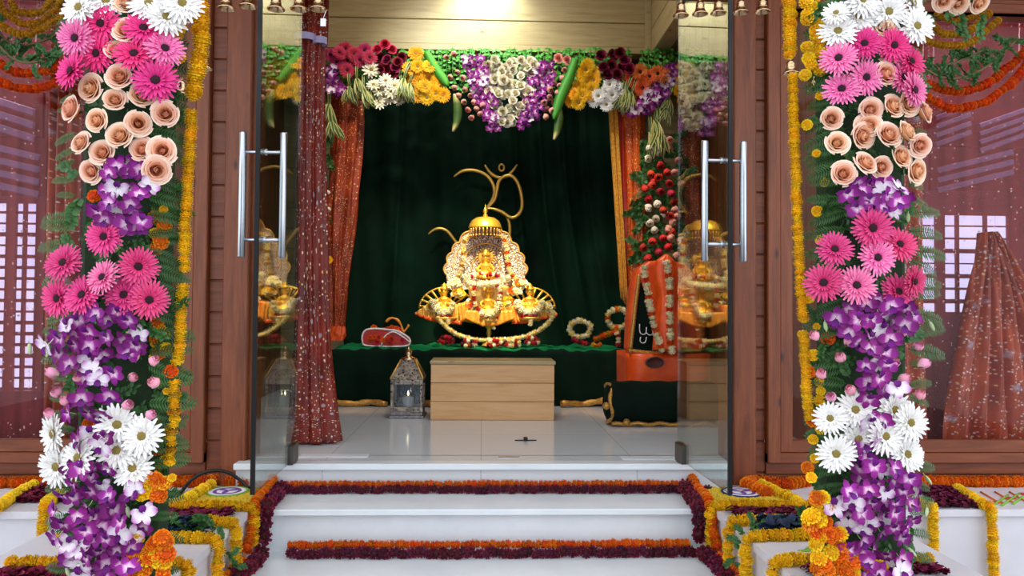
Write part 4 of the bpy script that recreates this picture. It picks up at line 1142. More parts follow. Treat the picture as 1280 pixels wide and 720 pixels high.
# bolster
p0, p1 = W(759, 528, 5.12), W(905, 528, 5.12); rb = .142
t = thing('velvet_bolster', 'dark green velvet bolster with gold braid on floor at throne', 'bolster', ((p0.x + p1.x) / 2, 5.22, FLZ))
m = MB()
def fn(u, v):
    th = 2 * PI * u; e = min(1, v / .1, (1 - v) / .1); k = .55 + .45 * math.sqrt(max(0, 1 - (1 - e) ** 2))
    r = rb * k * (1 + .02 * math.sin(v * 30 + 3 * math.cos(th)))
    return (p0.x + (p1.x - p0.x) * v, 5.24 + r * 1.05 * math.cos(th), FLZ + .149 + r * math.sin(th) * 1.03)
m.grid(fn, 40, 40); m.f += [list(range(40)), [40 * 41 + i for i in range(40)][::-1]]; m.mi += [0, 0]; m.uv += [[(0, 0)] * 40] * 2; m.build('cushion', M['velvetk'], t)
m = MB(); P = [(p0.x + .03 + .012 * math.sin(a), 5.24 + .125 * math.cos(a * PI / 12), FLZ + .145 + .128 * math.sin(a * PI / 12)) for a in range(25)]; m.tube(P, [.014 + .003 * math.sin(i * 2) for i in range(25)], 7); m.build('braid_ring', M['trimg'], t)
m = MB(); P = [(p0.x + .03 + (p1.x - p0.x - .06) * k / 24, 5.13 - .008 * math.sin(k), FLZ + .018 + .006 * math.sin(k * 1.3)) for k in range(25)]; m.tube(P, .014, 7); m.build('braid_seam', M['trimg'], t)
for dx, dz in ((-.005, .14), (.13, .03)):
    m = MB(); m.ball((p0.x + dx, 5.12, FLZ + dz), .026, 8); m.build('knot', M['trimg'], t)

# ------------------------------------------------------------------ flower valance
YV = 6.32
V = lambda a, b, d=0: W(a, b, YV + d)
q = pxr(1, YV)
# hanging leaf strings
m = MB()
for i in range(86):
    x = 322 + i * 6.6 + U(-2, 2)
    if 790 < x < 800: continue
    y0 = 62 + U(-2, 3); n = 9
    for k in range(n):
        y = y0 + k * 6 + U(-1.5, 1.5)
        for sg in (-1, 1):
            p = V(x, y, .12 + U(-.03, .03)); Mx = Matrix.Translation(p) @ orient((U(-.4, .4), -1, U(-.2, .5)), 0).to_matrix().to_4x4()
            m.petal(6.2 * q, 1.9 * q, (PI / 2) - sg * U(.5, 1.2) + PI, .1, 0, 0, .2, U(-.5, .3), 3, tip=.1, M=Mx)
    m.tube([V(x, y0 - 2, .12), V(x + U(-1, 1), y0 + n * 6, .12)], .004, 4)
o = m.build('leaf_curtain', M['bleaf']); tag(o, 'bright green hanging leaf strings along top of the flower valance', 'leaves', kind='stuff')

def aim(name, me, p, x, s, parent, z=(0, -1, .2)):
    x = Vector(x).normalized(); z = Vector(z); z = (z - x * z.dot(x)).normalized(); y = z.cross(x)
    o = bpy.data.objects.new(name, me); C.objects.link(o); o.rotation_mode = 'QUATERNION'
    o.rotation_quaternion = Matrix((x, y, z)).transposed().to_quaternion(); o.location = p; o.scale = (s, s, s)
    put(o, parent); return o
def bunch(name, label, items, base=None, group='flower bunches of the valance', cat='flowers'):
    """items: (kind, px, py, r px)"""
    xs = [i[1] for i in items]; ys = [i[2] for i in items]
    t = thing(name, label, cat, V(sum(xs) / len(xs), max(ys)), group)
    for it in items:
        k, x, y, r = it[:4]; d = it[4] if len(it) > 4 else U(-.05, .03)
        p = V(x, y, d); n = jit((0, -1, .05), .3)
        if k in ('crimson', 'daisy', 'oranged', 'cream_', 'white', 'pink'):
            kk = 'cream' if k == 'cream_' else k
            put_gerb(kk, p, n, r * q, t, {'crimson': 'gerbera', 'pink': 'gerbera', 'daisy': 'daisy', 'oranged': 'lily', 'cream_': 'lily', 'white': 'daisy'}[k], 'tan' if k in ('white', 'cream_', 'daisy') else 'dark')
        elif k in ('red_', 'wine', 'peach', 'creamr', 'coralr'):
            inst('rose', random.choice(ROSE[{'red_': 'red', 'creamr': 'cream', 'coralr': 'coral'}.get(k, k)]), p, n, r * q, U(0, 6), t)
        elif k in ('coral', 'creamb', 'redb'):
            inst('rosebud', BUD[{'creamb': 'cream', 'redb': 'red'}.get(k, k)], p, jit((0, -.8, -.4), .3), r * q * 1.15, U(0, 6), t)
        elif k == 'orchid': inst('orchid', random.choice(ORCH), p, n, r * q, U(0, 6), t)
        elif k == 'strap': aim('strap_leaf_tuft', random.choice(STRAP), p, (U(-.35, .35), -.15, -1), r * q, t)
        elif k == 'sprig': inst('leaf_sprig', random.choice(SPRIG), p, jit((0, -1, .2), .3), r * q, U(0, 6), t)
        elif k == 'frond': inst('fern_frond', random.choice(FROND), p, jit((0, -1, .2), .3), r * q, it[5] if len(it) > 5 else U(0, 6), t)
    return t
def cloud(kind, poly_rows, n, r, d=None):
    """n items scattered over rows (y, xa, xb), jittered but spread"""
    out = []
    rows = poly_rows; area = [max(1, r_[2] - r_[1]) for r_ in rows]
    best = []
    for i in range(n):
        cand = None; cd_ = -1
        for _ in range(12):
            k = U(0, len(rows) - 1.001); i0 = int(k); t = k - i0
            y = rows[i0][0] * (1 - t) + rows[i0 + 1][0] * t; xa = rows[i0][1] * (1 - t) + rows[i0 + 1][1] * t; xb = rows[i0][2] * (1 - t) + rows[i0 + 1][2] * t
            x = U(xa, xb); dd = min([(x - a) ** 2 + (y - b) ** 2 for a, b in best] or [1e9])
            if dd > cd_: cd_, cand = dd, (x, y)
        best.append(cand); out.append((kind, cand[0], cand[1], r * U(.85, 1.15)) + ((d,) if d is not None else ()))
    return out
bunch('daisy_bunch', 'yellow daisy bunch seen through left glass door', [('daisy', 346, 62, 9), ('daisy', 338, 74, 9), ('sprig', 332, 68, 22, .03)] + cloud('daisy', [(82, 328, 356), (100, 325, 358), (122, 328, 345)], 14, 9))
bunch('leaf_bunch', 'striped strap leaves seen through left glass door', [('strap', 364, 98, 30), ('strap', 360, 105, 26), ('cream_', 372, 124, 7)])
bunch('gerbera_bunch', 'crimson gerbera bunch right of tall red curtain top', [('crimson', x, y, 9) for x, y in ((431, 61), (413, 69), (421, 78), (435, 75), (434, 88), (456, 63), (450, 75), (424, 66), (443, 68), (462, 72))] + [('sprig', 440, 92, 20, .06)])
bunch('orchid_bunch', 'small purple orchid bunch below crimson gerberas', cloud('orchid', [(86, 408, 420), (100, 408, 422), (118, 415, 430)], 14, 7))
bunch('daisy_bunch', 'single cream daisy with striped leaves below crimson gerberas', [('cream_', 464, 87, 10), ('strap', 446, 98, 34), ('strap', 455, 112, 32), ('strap', 437, 108, 26), ('strap', 462, 108, 28, .04)])
bunch('leaf_bunch', 'long banana leaves hanging beside tall red curtain', [('strap', 412, 130, 34, .02), ('strap', 415, 150, 30, .02), ('sprig', 416, 165, 30, .03), ('orchid', 424, 116, 6), ('orchid', 428, 112, 6)])
bunch('rose_bunch', 'red rose bunch left of yellow daisies', [('red_', x, y, 7.) for x, y in ((481, 55), (490, 61), (471, 61))] + [('wine', x, y, 7) for x, y in ((475, 72), (502, 72), (484, 86), (491, 92), (474, 87), (497, 77), (483, 74), (494, 84))] + [('sprig', 486, 68, 20, .05), ('sprig', 494, 78, 22, .06), ('sprig', 478, 80, 20, .06)])
bunch('lily_bunch', 'cream lily bunch below red roses', [('cream_', x, y, 8.5) for x, y in ((474, 112), (482, 101), (489, 114), (474, 128), (480, 121), (493, 107), (467, 106), (487, 123))] + [('cream_', 499, 127, 6)])
bunch('leaf_bunch', 'striped leaf tuft between cream lilies and yellow daisies', [('strap', 505, 98, 36), ('strap', 512, 104, 32), ('strap', 501, 106, 30, .04)])
bunch('daisy_bunch', 'golden daisy bunch left of diagonal green leaf', [('daisy', 520, 67, 9.5), ('daisy', 522, 83, 8.5)] + [('daisy', x, y, 9) for x, y in ((512, 86), (517, 97), (534, 100), (538, 92), (528, 114), (534, 122), (554, 119), (545, 106), (526, 90), (525, 103), (545, 117), (531, 108), (540, 113), (548, 98), (537, 83), (523, 120))])
def blade(label, pts, w, tail=None):
    t = thing('banana_leaf', label, 'leaf', V(*pts[-1]), 'folded green leaf blades of the valance')
    P = resample([V(a, b, -.03) for a, b in pts], .03); m = MB(); n = len(P) - 1
    def fn(u, v):
        k = v * n; i = min(int(k), n - 1); p = P[i].lerp(P[i + 1], k - i); d = (P[i + 1] - P[i]).normalized(); s_ = Vector((d.z, 0, -d.x)) * -1
        ww = w * q * (.7 + .3 * math.sin(v * PI)) * min(1, (1 - v) / .12 + .15)
        return p + s_ * ww * (u - .5) * 2 + Vector((0, -.03 * (1 - (2 * u - 1) ** 2), 0))
    m.grid(fn, 6, 24); o = m.build('blade', M['bleaf'], t); o.modifiers.new('thick', 'SOLIDIFY').thickness = .003
    if tail:
        P2 = resample([V(a, b, -.02) for a, b in tail], .02); m = MB(); n2 = len(P2) - 1
        def fn2(u, v):
            k = v * n2; i = min(int(k), n2 - 1); p = P2[i].lerp(P2[i + 1], k - i)
            return p + Vector(((u - .5) * 2 * 5.5 * q * math.sin(PI * min(1, v * .92 + .05)) ** .8, -.02 * (1 - (2 * u - 1) ** 2), 0))
        m.grid(fn2, 8, 20); o = m.build('hanging_tip', M['vleaf'], t); o.modifiers.new('thick', 'SOLIDIFY').thickness = .003
blade('folded green leaf blade slanting down left of pink rosebuds', [(533, 66), (543, 84), (553, 98), (562, 112)], 6, [(568, 118), (572, 135), (571, 152), (566, 165)])
blade('long dark green leaf blade slanting right of white roses', [(719, 74), (712, 95), (703, 115), (697, 132), (692, 150)], 6.5, [(697, 128), (699, 145), (697, 162), (692, 176)])
bunch('rosebud_bunch', 'hanging pink rosebud bunch left of purple orchid swag', [('coral', x, y, 5.5) for x, y in ((563, 97), (568, 110), (573, 119), (579, 98), (581, 112), (588, 119), (580, 128), (593, 128), (585, 137), (589, 147), (600, 142), (558, 72), (567, 68), (572, 90), (596, 136), (603, 132))])
bunch('orchid_bunch', 'left purple orchid swag beside white roses', cloud('orchid', [(72, 578, 602), (90, 585, 610), (115, 592, 618), (140, 606, 620), (160, 612, 622)], 52, 6.2))
bunch('rose_bunch', 'big triangle of white roses at valance centre', cloud('creamr', [(74, 612, 668), (95, 606, 668), (118, 608, 660), (140, 618, 654), (156, 630, 640)], 54, 6.6) + [('sprig', 630, 85, 24, .05), ('sprig', 650, 100, 26, .05)])
bunch('orchid_bunch', 'right purple orchid swag beside white roses', cloud('orchid', [(78, 672, 690), (98, 662, 690), (120, 658, 688), (145, 654, 672), (158, 648, 656)], 48, 6.2))
bunch('rosebud_bunch', 'hanging pink rosebud bunch right of purple orchid swag', [('coralr', 698, 73, 6.5), ('coralr', 709, 75, 6)] + [('coral', x, y, 5.8) for x, y in ((691, 92), (692, 104), (688, 112), (703, 98), (700, 108), (697, 116), (687, 122), (692, 128), (683, 136), (690, 138), (682, 146), (706, 88), (680, 128))])
bunch('daisy_bunch', 'golden daisy bunch right of long green leaf', [('daisy', x, y, 9) for x, y in ((735, 82), (741, 90), (729, 94), (733, 103), (724, 108), (740, 112), (728, 119), (714, 126), (735, 118), (723, 128), (742, 100), (732, 87), (730, 112), (720, 118))])
bunch('rose_bunch', 'dark wine rose bunch at right of valance', [('wine', x, y, 7.5) for x, y in ((751, 69), (767, 68), (781, 75), (775, 66), (754, 84), (765, 82), (778, 84), (787, 86), (760, 92), (772, 92))] + [('sprig', 768, 76, 22, .06)])
bunch('daisy_bunch', 'white daisy bunch below dark wine roses', [('white', x, y, 8.5) for x, y in ((758, 131), (765, 119), (769, 107), (742, 126), (775, 112), (757, 115), (762, 106), (748, 120))])
bunch('leaf_bunch', 'striped leaf tuft below orange lilies', [('strap', 783, 112, 36), ('strap', 789, 116, 32), ('strap', 777, 118, 28, .03)])
bunch('lily_bunch', 'orange lily bunch at right end of valance', [('oranged', x, y, 10) for x, y in ((800, 90), (806, 104), (795, 100), (812, 96), (822, 92), (829, 94), (790, 97), (803, 110), (817, 102))])
bunch('orchid_bunch', 'purple orchid bunch at right end of valance', cloud('orchid', [(84, 832, 846), (100, 824, 846), (115, 808, 836), (130, 796, 822), (144, 784, 800)], 44, 7))
bunch('leaf_bunch', 'yellow striped leaves above coral rose column', [('strap', 836, 122, 24), ('strap', 832, 135, 24), ('strap', 818, 150, 40, .0), ('strap', 812, 165, 44, .02), ('strap', 822, 160, 36, .0), ('sprig', 806, 190, 30, .05)])
bunch('daisy_bunch', 'yellow daisy bunch seen through right glass door', cloud('daisy', [(80, 850, 862), (105, 848, 864), (128, 852, 862)], 9, 8))
col_ = [('redb', x, y, 7.6) for x, y in ((825, 207), (817, 226), (829, 262), (806, 235), (838, 270), (814, 217), (834, 215), (823, 221), (815, 232), (837, 229), (825, 239), (839, 241), (811, 248), (842, 252), (816, 302), (829, 297), (823, 314), (835, 308), (810, 323), (804, 309), (840, 290))]
col_ += [('creamb', x, y, 7.4) for x, y in ((812, 185), (823, 190), (810, 199), (810, 260), (822, 255), (812, 279), (820, 274), (831, 268), (818, 287))] + [('coral', x, y, 7.2) for x, y in ((836, 185), (837, 175), (826, 176), (843, 215), (843, 262), (835, 286), (838, 297), (841, 278), (846, 270), (848, 200), (852, 230), (850, 300), (846, 320))]
col_ += [(random.choice(('sprig', 'frond')), U(806, 848), 175 + 5.4 * i, 26, .07) for i in range(30)] + [('sprig', U(802, 850), 172 + 3.4 * i, 24, .1) for i in range(48)]
bunch('rosebud_bunch', 'tall column of coral and cream rosebuds beside right glass door', col_, group=None)
col_ = [(random.choice(('sprig', 'frond')), U(402, 412), 150 + 7 * i, 22, .2) for i in range(20)] + [('creamb', 409, 240, 5, .1), ('creamb', 410, 262, 5, .1), ('daisy', 411, 325, 5, .1), ('coral', 409, 300, 5, .1)]
bunch('leaf_bunch', 'leafy column half hidden behind tall red curtain', col_, group=None)
# ------------------------------------------------------------------ flower pillars
YP = 2.42
def pillar(side, label, xa, xb, D, seed):
    random.seed(seed)
    sx = -1 if side == 'left' else 1
    xl, xr = sorted((W(xa, 400, YP + .06).x, W(xb, 400, YP + .06).x))
    t = thing('flower_pillar', label, 'flower pillar', ((xl + xr) / 2, YP + .14, 0))
    xi = xr if sx < 0 else xl      # side towards the steps
    m = MB(); m.box(xl + (.05 if sx < 0 else .012), YP + .08, 0, xr - (.025 if sx < 0 else .05), YP + .2, 2.3, b=.02); m.build('core', M['darkgreen'], t, smooth=False)
    q = YP / F
    P = lambda a, b, d=0: W(a, b, YP - d)
    nv = lambda a: (Vector(((a - (xa + xb) / 2) / (xb - xa) * .9, -1, 0))).normalized()
    for k, a, b, r in D['gerb']:
        put_gerb(k, P(a, b, .04 + U(0, .04)), jit(nv(a) + Vector((0, 0, .1)), .25), r * q, t, 'chrysanthemum' if k == 'white' else 'gerbera', 'tan' if k == 'white' else 'dark')
    for a, b in D['rose']:
        inst('rose', random.choice(ROSE['peach']), P(a, b, .05 + U(0, .03)), jit(nv(a) + Vector((0, 0, .12)), .35), 16.5 * q * U(.88, 1.1), U(0, 6), t)
    for a, b in D['bud']:
        inst('rosebud', BUD['bud'], P(a, b, .05), jit((U(-.6, .6) + .4 * (1 if a > (xa + xb) / 2 else -1), -.5, .45), .2), 10.5 * q * U(.9, 1.1), U(0, 6), t)
    n = 0
    for rows, cnt in D['orchid']:
        for _, a, b, r in cloud('o', rows, cnt, 14.5):
            inst('orchid', random.choice(ORCH), P(a, b, .03 + U(0, .07)), jit(nv(a) + Vector((0, 0, -.1)), .55), r * q, U(-.6, .6) + random.choice((0, PI)), t); n += 1
    for a, b in D['obud']:
        inst('orchid_bud', ORBUD, P(a, b, .05), jit((0, -.4, -1), .5), 11 * q, U(0, 6), t)
    # green backing: fronds leaving sideways all the way up
    fr = 0
    yy = -5
    while yy < 735 and fr < 99:
        for s_ in (-1, 1):
            a = xa + 14 if s_ < 0 else xb - 14
            inner = (s_ > 0) == (sx < 0)
            if inner: L = U(42, 54) if yy < 590 else U(32, 42)
            elif yy < 250: L = U(24, 34)
            elif yy < 450: L = U(44, 60)
            elif yy < 560: L = U(28, 38)
            else: L = U(34, 46)
            if not inner and yy > 430 and R() < .35: continue
            dr = Vector((s_, -.05 if not inner else .12, U(-.4, .25)))
            p = P(a - s_ * 8, yy + U(-5, 5), -.05 if not inner else -.02)
            # frond's own X axis points along dr, its Z axis towards the viewer
            z = Vector((U(-.2, .2), -1, .35)); x = dr.normalized(); z = (z - x * z.dot(x)).normalized(); y = z.cross(x)
            o = bpy.data.objects.new('fern_frond', random.choice(FROND)); C.objects.link(o)
            o.rotation_mode = 'QUATERNION'; o.rotation_quaternion = Matrix((x, y, z)).transposed().to_quaternion(); o.location = p; o.scale = (L * q,) * 3
            put(o, t); fr += 1
            if inner and fr < 98 and yy < 590 and R() < .62:
                o2 = o.copy(); C.objects.link(o2); o2.parent = None; o2.rotation_quaternion = Quaternion((0, 1, 0), U(-.5, .5)) @ o.rotation_quaternion; o2.location = p + Vector((0, .02, -.025)); put(o2, t); fr += 1
        yy += 21
    for i in range(36):
        a, b = (U(xb - 18, xb + 12) if sx < 0 else U(xa - 16, xa + 16)), 5 + i * 20
        inst('leaf_sprig', random.choice(SPRIG), P(a, b, -.05), jit((0, -1, .2), .4), U(24, 34) * q, U(0, 6.28), t)
    for i in range(64):
        a, b = U(xa + 22, xb - 22), 5 + i * 11.4
        inst('leaf_sprig', random.choice(SPRIG), P(a, b, .0), jit((0, -1, .2), .4), U(28, 40) * q, U(0, 6.28), t)
    # inner flank: yellow daisies and marigolds tucked in rows
    for i, (a, b, k) in enumerate(D['flank']):
        p = P(a, b, -.05 if b < 595 else .05)
        if k == 'y': inst('yellow_blossom', random.choice(MARI['yellow']), p, jit((-sx * .5, -1, 0), .5), 6.5 * q * U(.7, 1.2), U(0, 6), t)
        else: inst('marigold', random.choice(MARI['orange' if k == 'o' else 'yellow']), p, jit((-sx * .3, -1, .2), .4), (9.5 if b > 590 else 9) * q * U(.85, 1.15), U(0, 6), t)
    return t
g = lambda k, r, *l: [(k, a, b, r) for a, b in l]
L = dict(
 gerb=g('white', 23, (100, 10), (133, 1), (187, 5), (208, 22), (228, 4)) + g('pink', 22.5, (127, 30), (180, 36), (122, 67), (168, 68), (90, 89)) + g('lpink', 21.5, (95, 48), (206, 61)) + g('pink', 25, (195, 101))
  + g('rpink', 21.5, (131, 296), (80, 329), (173, 333), (73, 373), (187, 375)) + g('rpink', 22.5, (104, 369), (156, 369)) + g('lpink', 20, (129, 347))
  + g('white', 23.5, (68, 542), (72, 583), (99, 572), (147, 530), (178, 545), (147, 563), (167, 585)),
 rose=[(157, 3), (157, 36), (146, 62), (149, 95), (112, 110), (143, 124), (178, 118), (87, 135), (206, 142), (120, 150), (173, 154), (149, 169), (100, 178), (127, 190), (177, 186), (202, 188), (113, 214), (196, 213)],
 bud=[(167, 446), (193, 451), (65, 466), (97, 472), (166, 472), (192, 478), (71, 490), (82, 501), (61, 517), (159, 506), (188, 518)],
 orchid=[([(200, 140, 165), (220, 124, 186), (250, 118, 186), (275, 128, 178), (290, 150, 172)], 20), ([(388, 110, 160), (405, 80, 175), (430, 50, 185), (450, 70, 150), (480, 115, 140), (520, 82, 135)], 30), ([(540, 95, 140), (575, 105, 138), (600, 78, 170), (630, 70, 185), (655, 66, 190), (690, 75, 165), (722, 95, 170)], 50)],
 obud=[(37, 436), (147, 310), (158, 420), (60, 440), (112, 655), (120, 690), (85, 715), (140, 720), (122, 668), (118, 720), (160, 640), (80, 700)],
 flank=[(U(212, 228), y, 'm') for y in range(35, 80, 9)] + [(U(195, 228), y, 'y') for y in range(90, 260, 45)] + [(U(192, 208), y, 'o' if i % 3 else 'y') for i, y in enumerate(range(262, 320, 10))] + [(U(186, 208), y, 'y' if i % 3 else 'o') for i, y in enumerate(range(405, 450, 6))] + [(U(196, 222), y, 'y' if i % 4 else 'o') for i, y in enumerate(range(465, 600, 12))] + [(U(176, 206), U(600, 622), 'o' if i % 2 else 'm') for i in range(10)] + [(U(166, 212), U(668, 726), 'o' if i % 3 else 'm') for i in range(30)] + [(175, 605, 'o'), (115, 440, 'm'), (118, 5, 'y'), (112, 530, 'o'), (118, 245, 'o')])
pillar('left', 'left tall floral pillar of gerberas, peach roses and orchids', 72, 206, L, 11)
Rt = dict(
 gerb=g('white', 22, (1073, 20), (1047, 40), (1110, 15), (1145, 33), (1140, 4), (1077, 0)) + g('white', 16, (1045, 17)) + g('lpink', 21, (1048, 73), (1082, 97), (1142, 113), (1128, 97)) + g('pink', 20, (1080, 55), (1117, 57), (1138, 77)) + g('lpink', 22, (1052, 112))
  + g('rpink', 23.5, (1090, 285)) + g('rpink', 21, (1043, 312), (1124, 306), (1122, 365)) + g('lpink', 21.5, (1096, 322)) + g('rpink', 22.5, (1030, 354)) + g('lpink', 22.5, (1070, 357)) + g('rpink', 19, (1142, 352))
  + g('white', 22, (1069, 512), (1137, 528), (1045, 567), (1072, 548), (1106, 545), (1133, 568), (1117, 512)) + g('white', 19, (1038, 523)),
 rose=[(1106, 3), (1106, 32), (1112, 63), (1109, 92), (1118, 132), (1138, 129), (1158, 140), (1089, 137), (1040, 148), (1047, 178), (1080, 170), (1112, 168), (1135, 164), (1151, 182), (1083, 203), (1103, 209), (1128, 195), (1147, 214), (1055, 217), (1086, 156)],
 bud=[(1018, 420), (1062, 427), (1050, 447), (1027, 467), (1127, 415), (1148, 433), (1155, 455), (1118, 454), (1130, 473), (1038, 496), (1063, 488), (1150, 494)],
 orchid=[([(225, 1075, 1105), (245, 1055, 1140), (265, 1065, 1125)], 16), ([(372, 1090, 1112), (388, 1045, 1140), (405, 1030, 1145), (425, 1072, 1110), (460, 1080, 1110), (500, 1085, 1130)], 30), ([(520, 1085, 1100), (555, 1075, 1110), (580, 1070, 1115), (600, 1055, 1140), (630, 1040, 1150), (655, 1055, 1140), (680, 1055, 1135), (722, 1080, 1125)], 52)],
 obud=[(1165, 408), (1135, 272), (1095, 500), (1100, 530), (1160, 600), (1140, 690), (1135, 670), (1060, 620), (1068, 690), (1158, 640), (1120, 640), (1130, 700), (1100, 515), (1032, 408)],
 flank=[(U(1006, 1026), y, 'm') for y in range(-4, 95, 7)] + [(U(1008, 1032), y, 'y') for y in range(120, 460, 36)] + [(U(1005, 1028), y, 'y' if i % 5 else 'o') for i, y in enumerate(range(465, 600, 12))] + [(U(1020, 1060), U(665, 726), 'o' if i % 4 else 'm') for i in range(26)] + [(U(1010, 1036), U(620, 660), 'o' if i % 2 else 'm') for i in range(10)] + [(U(1040, 1100), U(700, 726), 'o' if i % 2 else 'm') for i in range(10)] + [(1035, 423, 'o'), (1090, 245, 'o'), (1115, 240, 'o')])
pillar('right', 'right tall floral pillar of gerberas, peach roses and orchids', 1036, 1158, Rt, 12)

# ------------------------------------------------------------------ garlands outside
random.seed(21)
# upright yellow strings at the inner edge of each pillar
def strip(pts, r, kind, label, Y, group, **k):
    return garland([W(a, b, Y) for a, b in pts], pxr(r, Y), kind, label, group, **k)
G = 'yellow strings hanging beside the pillars'
strip([(250, -30), (251, 40), (250, 70), (244, 100), (241, 122)], 10.5, 'yellow', 'thick top length of yellow marigold string right of left pillar', 2.46, G, step=.016)
strip([(239, 140), (237, 190), (234, 240), (231, 290), (231, 338)], 7.5, 'yellow', 'middle length of yellow marigold string right of left pillar', 2.46, G, step=.0155)
strip([(229, 358), (227, 385), (225, 420), (222, 455)], 7.5, 'yellow', 'lower length of yellow marigold string right of left pillar', 2.46, G, step=.0155)
strip([(218, 478), (218, 520), (214, 545), (212, 580)], 7., ['yellow', 'yellow', 'gold_fl'], 'lowest sparse length of yellow string right of left pillar', 2.46, G, step=.019)
strip([(986, -30), (987, 20), (988, 70)], 8.5, 'yellow', 'top length of yellow marigold string left of right pillar', 2.46, G, step=.016)
strip([(991, 95), (992, 150), (994, 200), (996, 250), (998, 300), (1001, 360), (1004, 402)], 7., 'yellow', 'middle length of yellow marigold string left of right pillar', 2.46, G, step=.0165)
strip([(1004, 418), (1006, 450), (1008, 480), (1011, 520)], 7., 'yellow', 'lower length of yellow marigold string left of right pillar', 2.46, G, step=.0165)
# swags over the windows
YG = 3.86
G = 'gold marigold swags over the windows'
strip([(14, 4), (18, 11), (25, 15), (39, 17), (51, 15), (60, 6), (64, -4)], 5., 'gold_fl', 'smallest gold marigold swag over left window', YG, G)
strip([(-6, -4), (7, 16), (17, 23), (29, 30), (43, 30), (52, 26), (64, 17), (70, 11), (74, 2)], 5., 'gold_fl', 'middle gold marigold swag over left window', YG - .05, G)
strip([(-14, 22), (0, 31), (12, 38), (23, 42), (37, 42), (50, 37), (62, 30), (74, 23), (84, 12)], 5., 'gold_fl', 'widest gold marigold swag over left window', YG - .1, G)
strip([(1163, 27), (1175, 41), (1192, 43), (1208, 41), (1221, 32), (1229, 23), (1240, 14)], 5., 'gold_fl', 'upper gold marigold swag over right window', YG - .05, G)
strip([(1155, 48), (1163, 53), (1175, 56), (1192, 57), (1208, 55), (1221, 49), (1233, 38), (1248, 26)], 5., 'gold_fl', 'lower gold marigold swag over right window', YG - .1, G)
strip([(1172, 16), (1180, 22), (1198, 27), (1215, 22), (1228, 12)], 4.5, 'gold_fl', 'topmost short gold marigold swag over right window', YG, G)
G = 'orange marigold swags over the windows'
strip([(-20, 64), (-8, 74), (0, 80), (14, 88), (29, 92), (45, 91), (58, 88), (70, 83), (82, 77)], 6., 'dorange', 'upper orange marigold swag over left window', YG, G)
strip([(-20, 90), (-8, 97), (0, 102), (19, 109), (39, 111), (58, 108), (74, 102), (86, 95)], 6., 'dorange', 'lower orange marigold swag over left window', YG - .06, G)
strip([(1160, 104), (1169, 108), (1183, 113), (1202, 114), (1221, 110), (1240, 100), (1256, 87), (1271, 75), (1284, 60), (1296, 44)], 6., 'dorange', 'upper orange marigold swag over right window', YG, G)
strip([(1160, 122), (1169, 127), (1187, 135), (1212, 133), (1233, 127), (1250, 115), (1267, 102), (1280, 84), (1292, 70)], 6., 'dorange', 'lower orange marigold swag over right window', YG - .06, G)
def leaf_swag(pts, label, Y, n=26):
    P = resample([W(a, b, Y) for a, b in pts], .017)
    t = thing('leaf_garland', label, 'garland', min(P, key=lambda p: p.z), 'leaf garlands over the windows')
    m = MB(); m.tube(P, .006, 5); m.build('string', M['cord'], t)
    for i, p in enumerate(P):
        inst('leaf_sprig', random.choice(SPRIG), p, jit((0, -1, .2), .5), U(.055, .085), U(0, 6.28), t)
leaf_swag([(-10, 48), (4, 62), (15, 72), (30, 78), (50, 76), (68, 68), (88, 58)], 'green leaf garland between gold and orange swags over left window', YG - .03)
leaf_swag([(-10, 20), (5, 48), (25, 56), (45, 54), (70, 42), (80, 20)], 'upper green leaf garland below widest gold swag over left window', YG)
leaf_swag([(1156, 86), (1175, 96), (1195, 98), (1215, 93), (1235, 82), (1255, 66), (1275, 44)], 'green leaf garland between gold and orange swags over right window', YG - .03)
leaf_swag([(1156, 78), (1175, 82), (1200, 76), (1222, 66), (1236, 58)], 'upper green leaf garland below gold swag over right window', YG)
# hanging roses above the right window
t = thing('rose_bunch', 'three peach roses hanging above right window swags', 'flowers', W(1198, 12, 3.2))
for a, b in ((1180, 2), (1198, 5), (1225, 4)):
    inst('rose', random.choice(ROSE['peach']), W(a, b, 3.2), jit((0, -.8, -.5), .2), pxr(14, 3.2), U(0, 6), t)
    inst('leaf_sprig', random.choice(SPRIG), W(a, b + 12, 3.22), jit((0, -1, .2), .3), .11, -PI / 2 + U(-.5, .5), t)
    m = MB(); p = W(a, b - 4, 3.2); m.tube([p, (p.x, p.y + .05, 3.4)], .004, 5); m.build('stem', M['leaf'], t)
# orange garland along the foot of the walls
G = 'orange marigold garlands along the wall foot'
def rowg(a, b, py, Y, z, r, kind, label, group, **k):
    p0, p1 = W(a, py, Y), W(b, py, Y)
    P = [(p0.x + (p1.x - p0.x) * i / 8, Y + U(-.004, .004), z + r * .8) for i in range(9)]
    return garland(P, r, kind, label, group, **k)
rowg(-20, 62, 604, 3.95, LED, .032, 'orange', 'orange marigold row on ledge under left window', G, step=.026)
rowg(1150, 1300, 604, 3.95, LED, .032, 'orange', 'orange marigold row on ledge under right window', G, step=.026)
L3 = lambda a, b, z=LED + .025: Wz(a, b, z)
garland([L3(222, 602), L3(240, 603), L3(258, 602), L3(275, 598), L3(292, 602), L3(310, 604)], .034, 'orange', 'orange marigold row against wood wall left of steps', G, step=.026)
garland([L3(934, 606), L3(945, 601), L3(962, 603), L3(982, 605), L3(1000, 603), L3(1016, 601)], .034, 'orange', 'orange marigold row against wood wall right of steps', G, step=.026)
garland([L3(934, 606), L3(946, 611), L3(958, 617)], .034, 'orange', 'short orange marigold end lying behind yellow rice right of steps', G, step=.026)
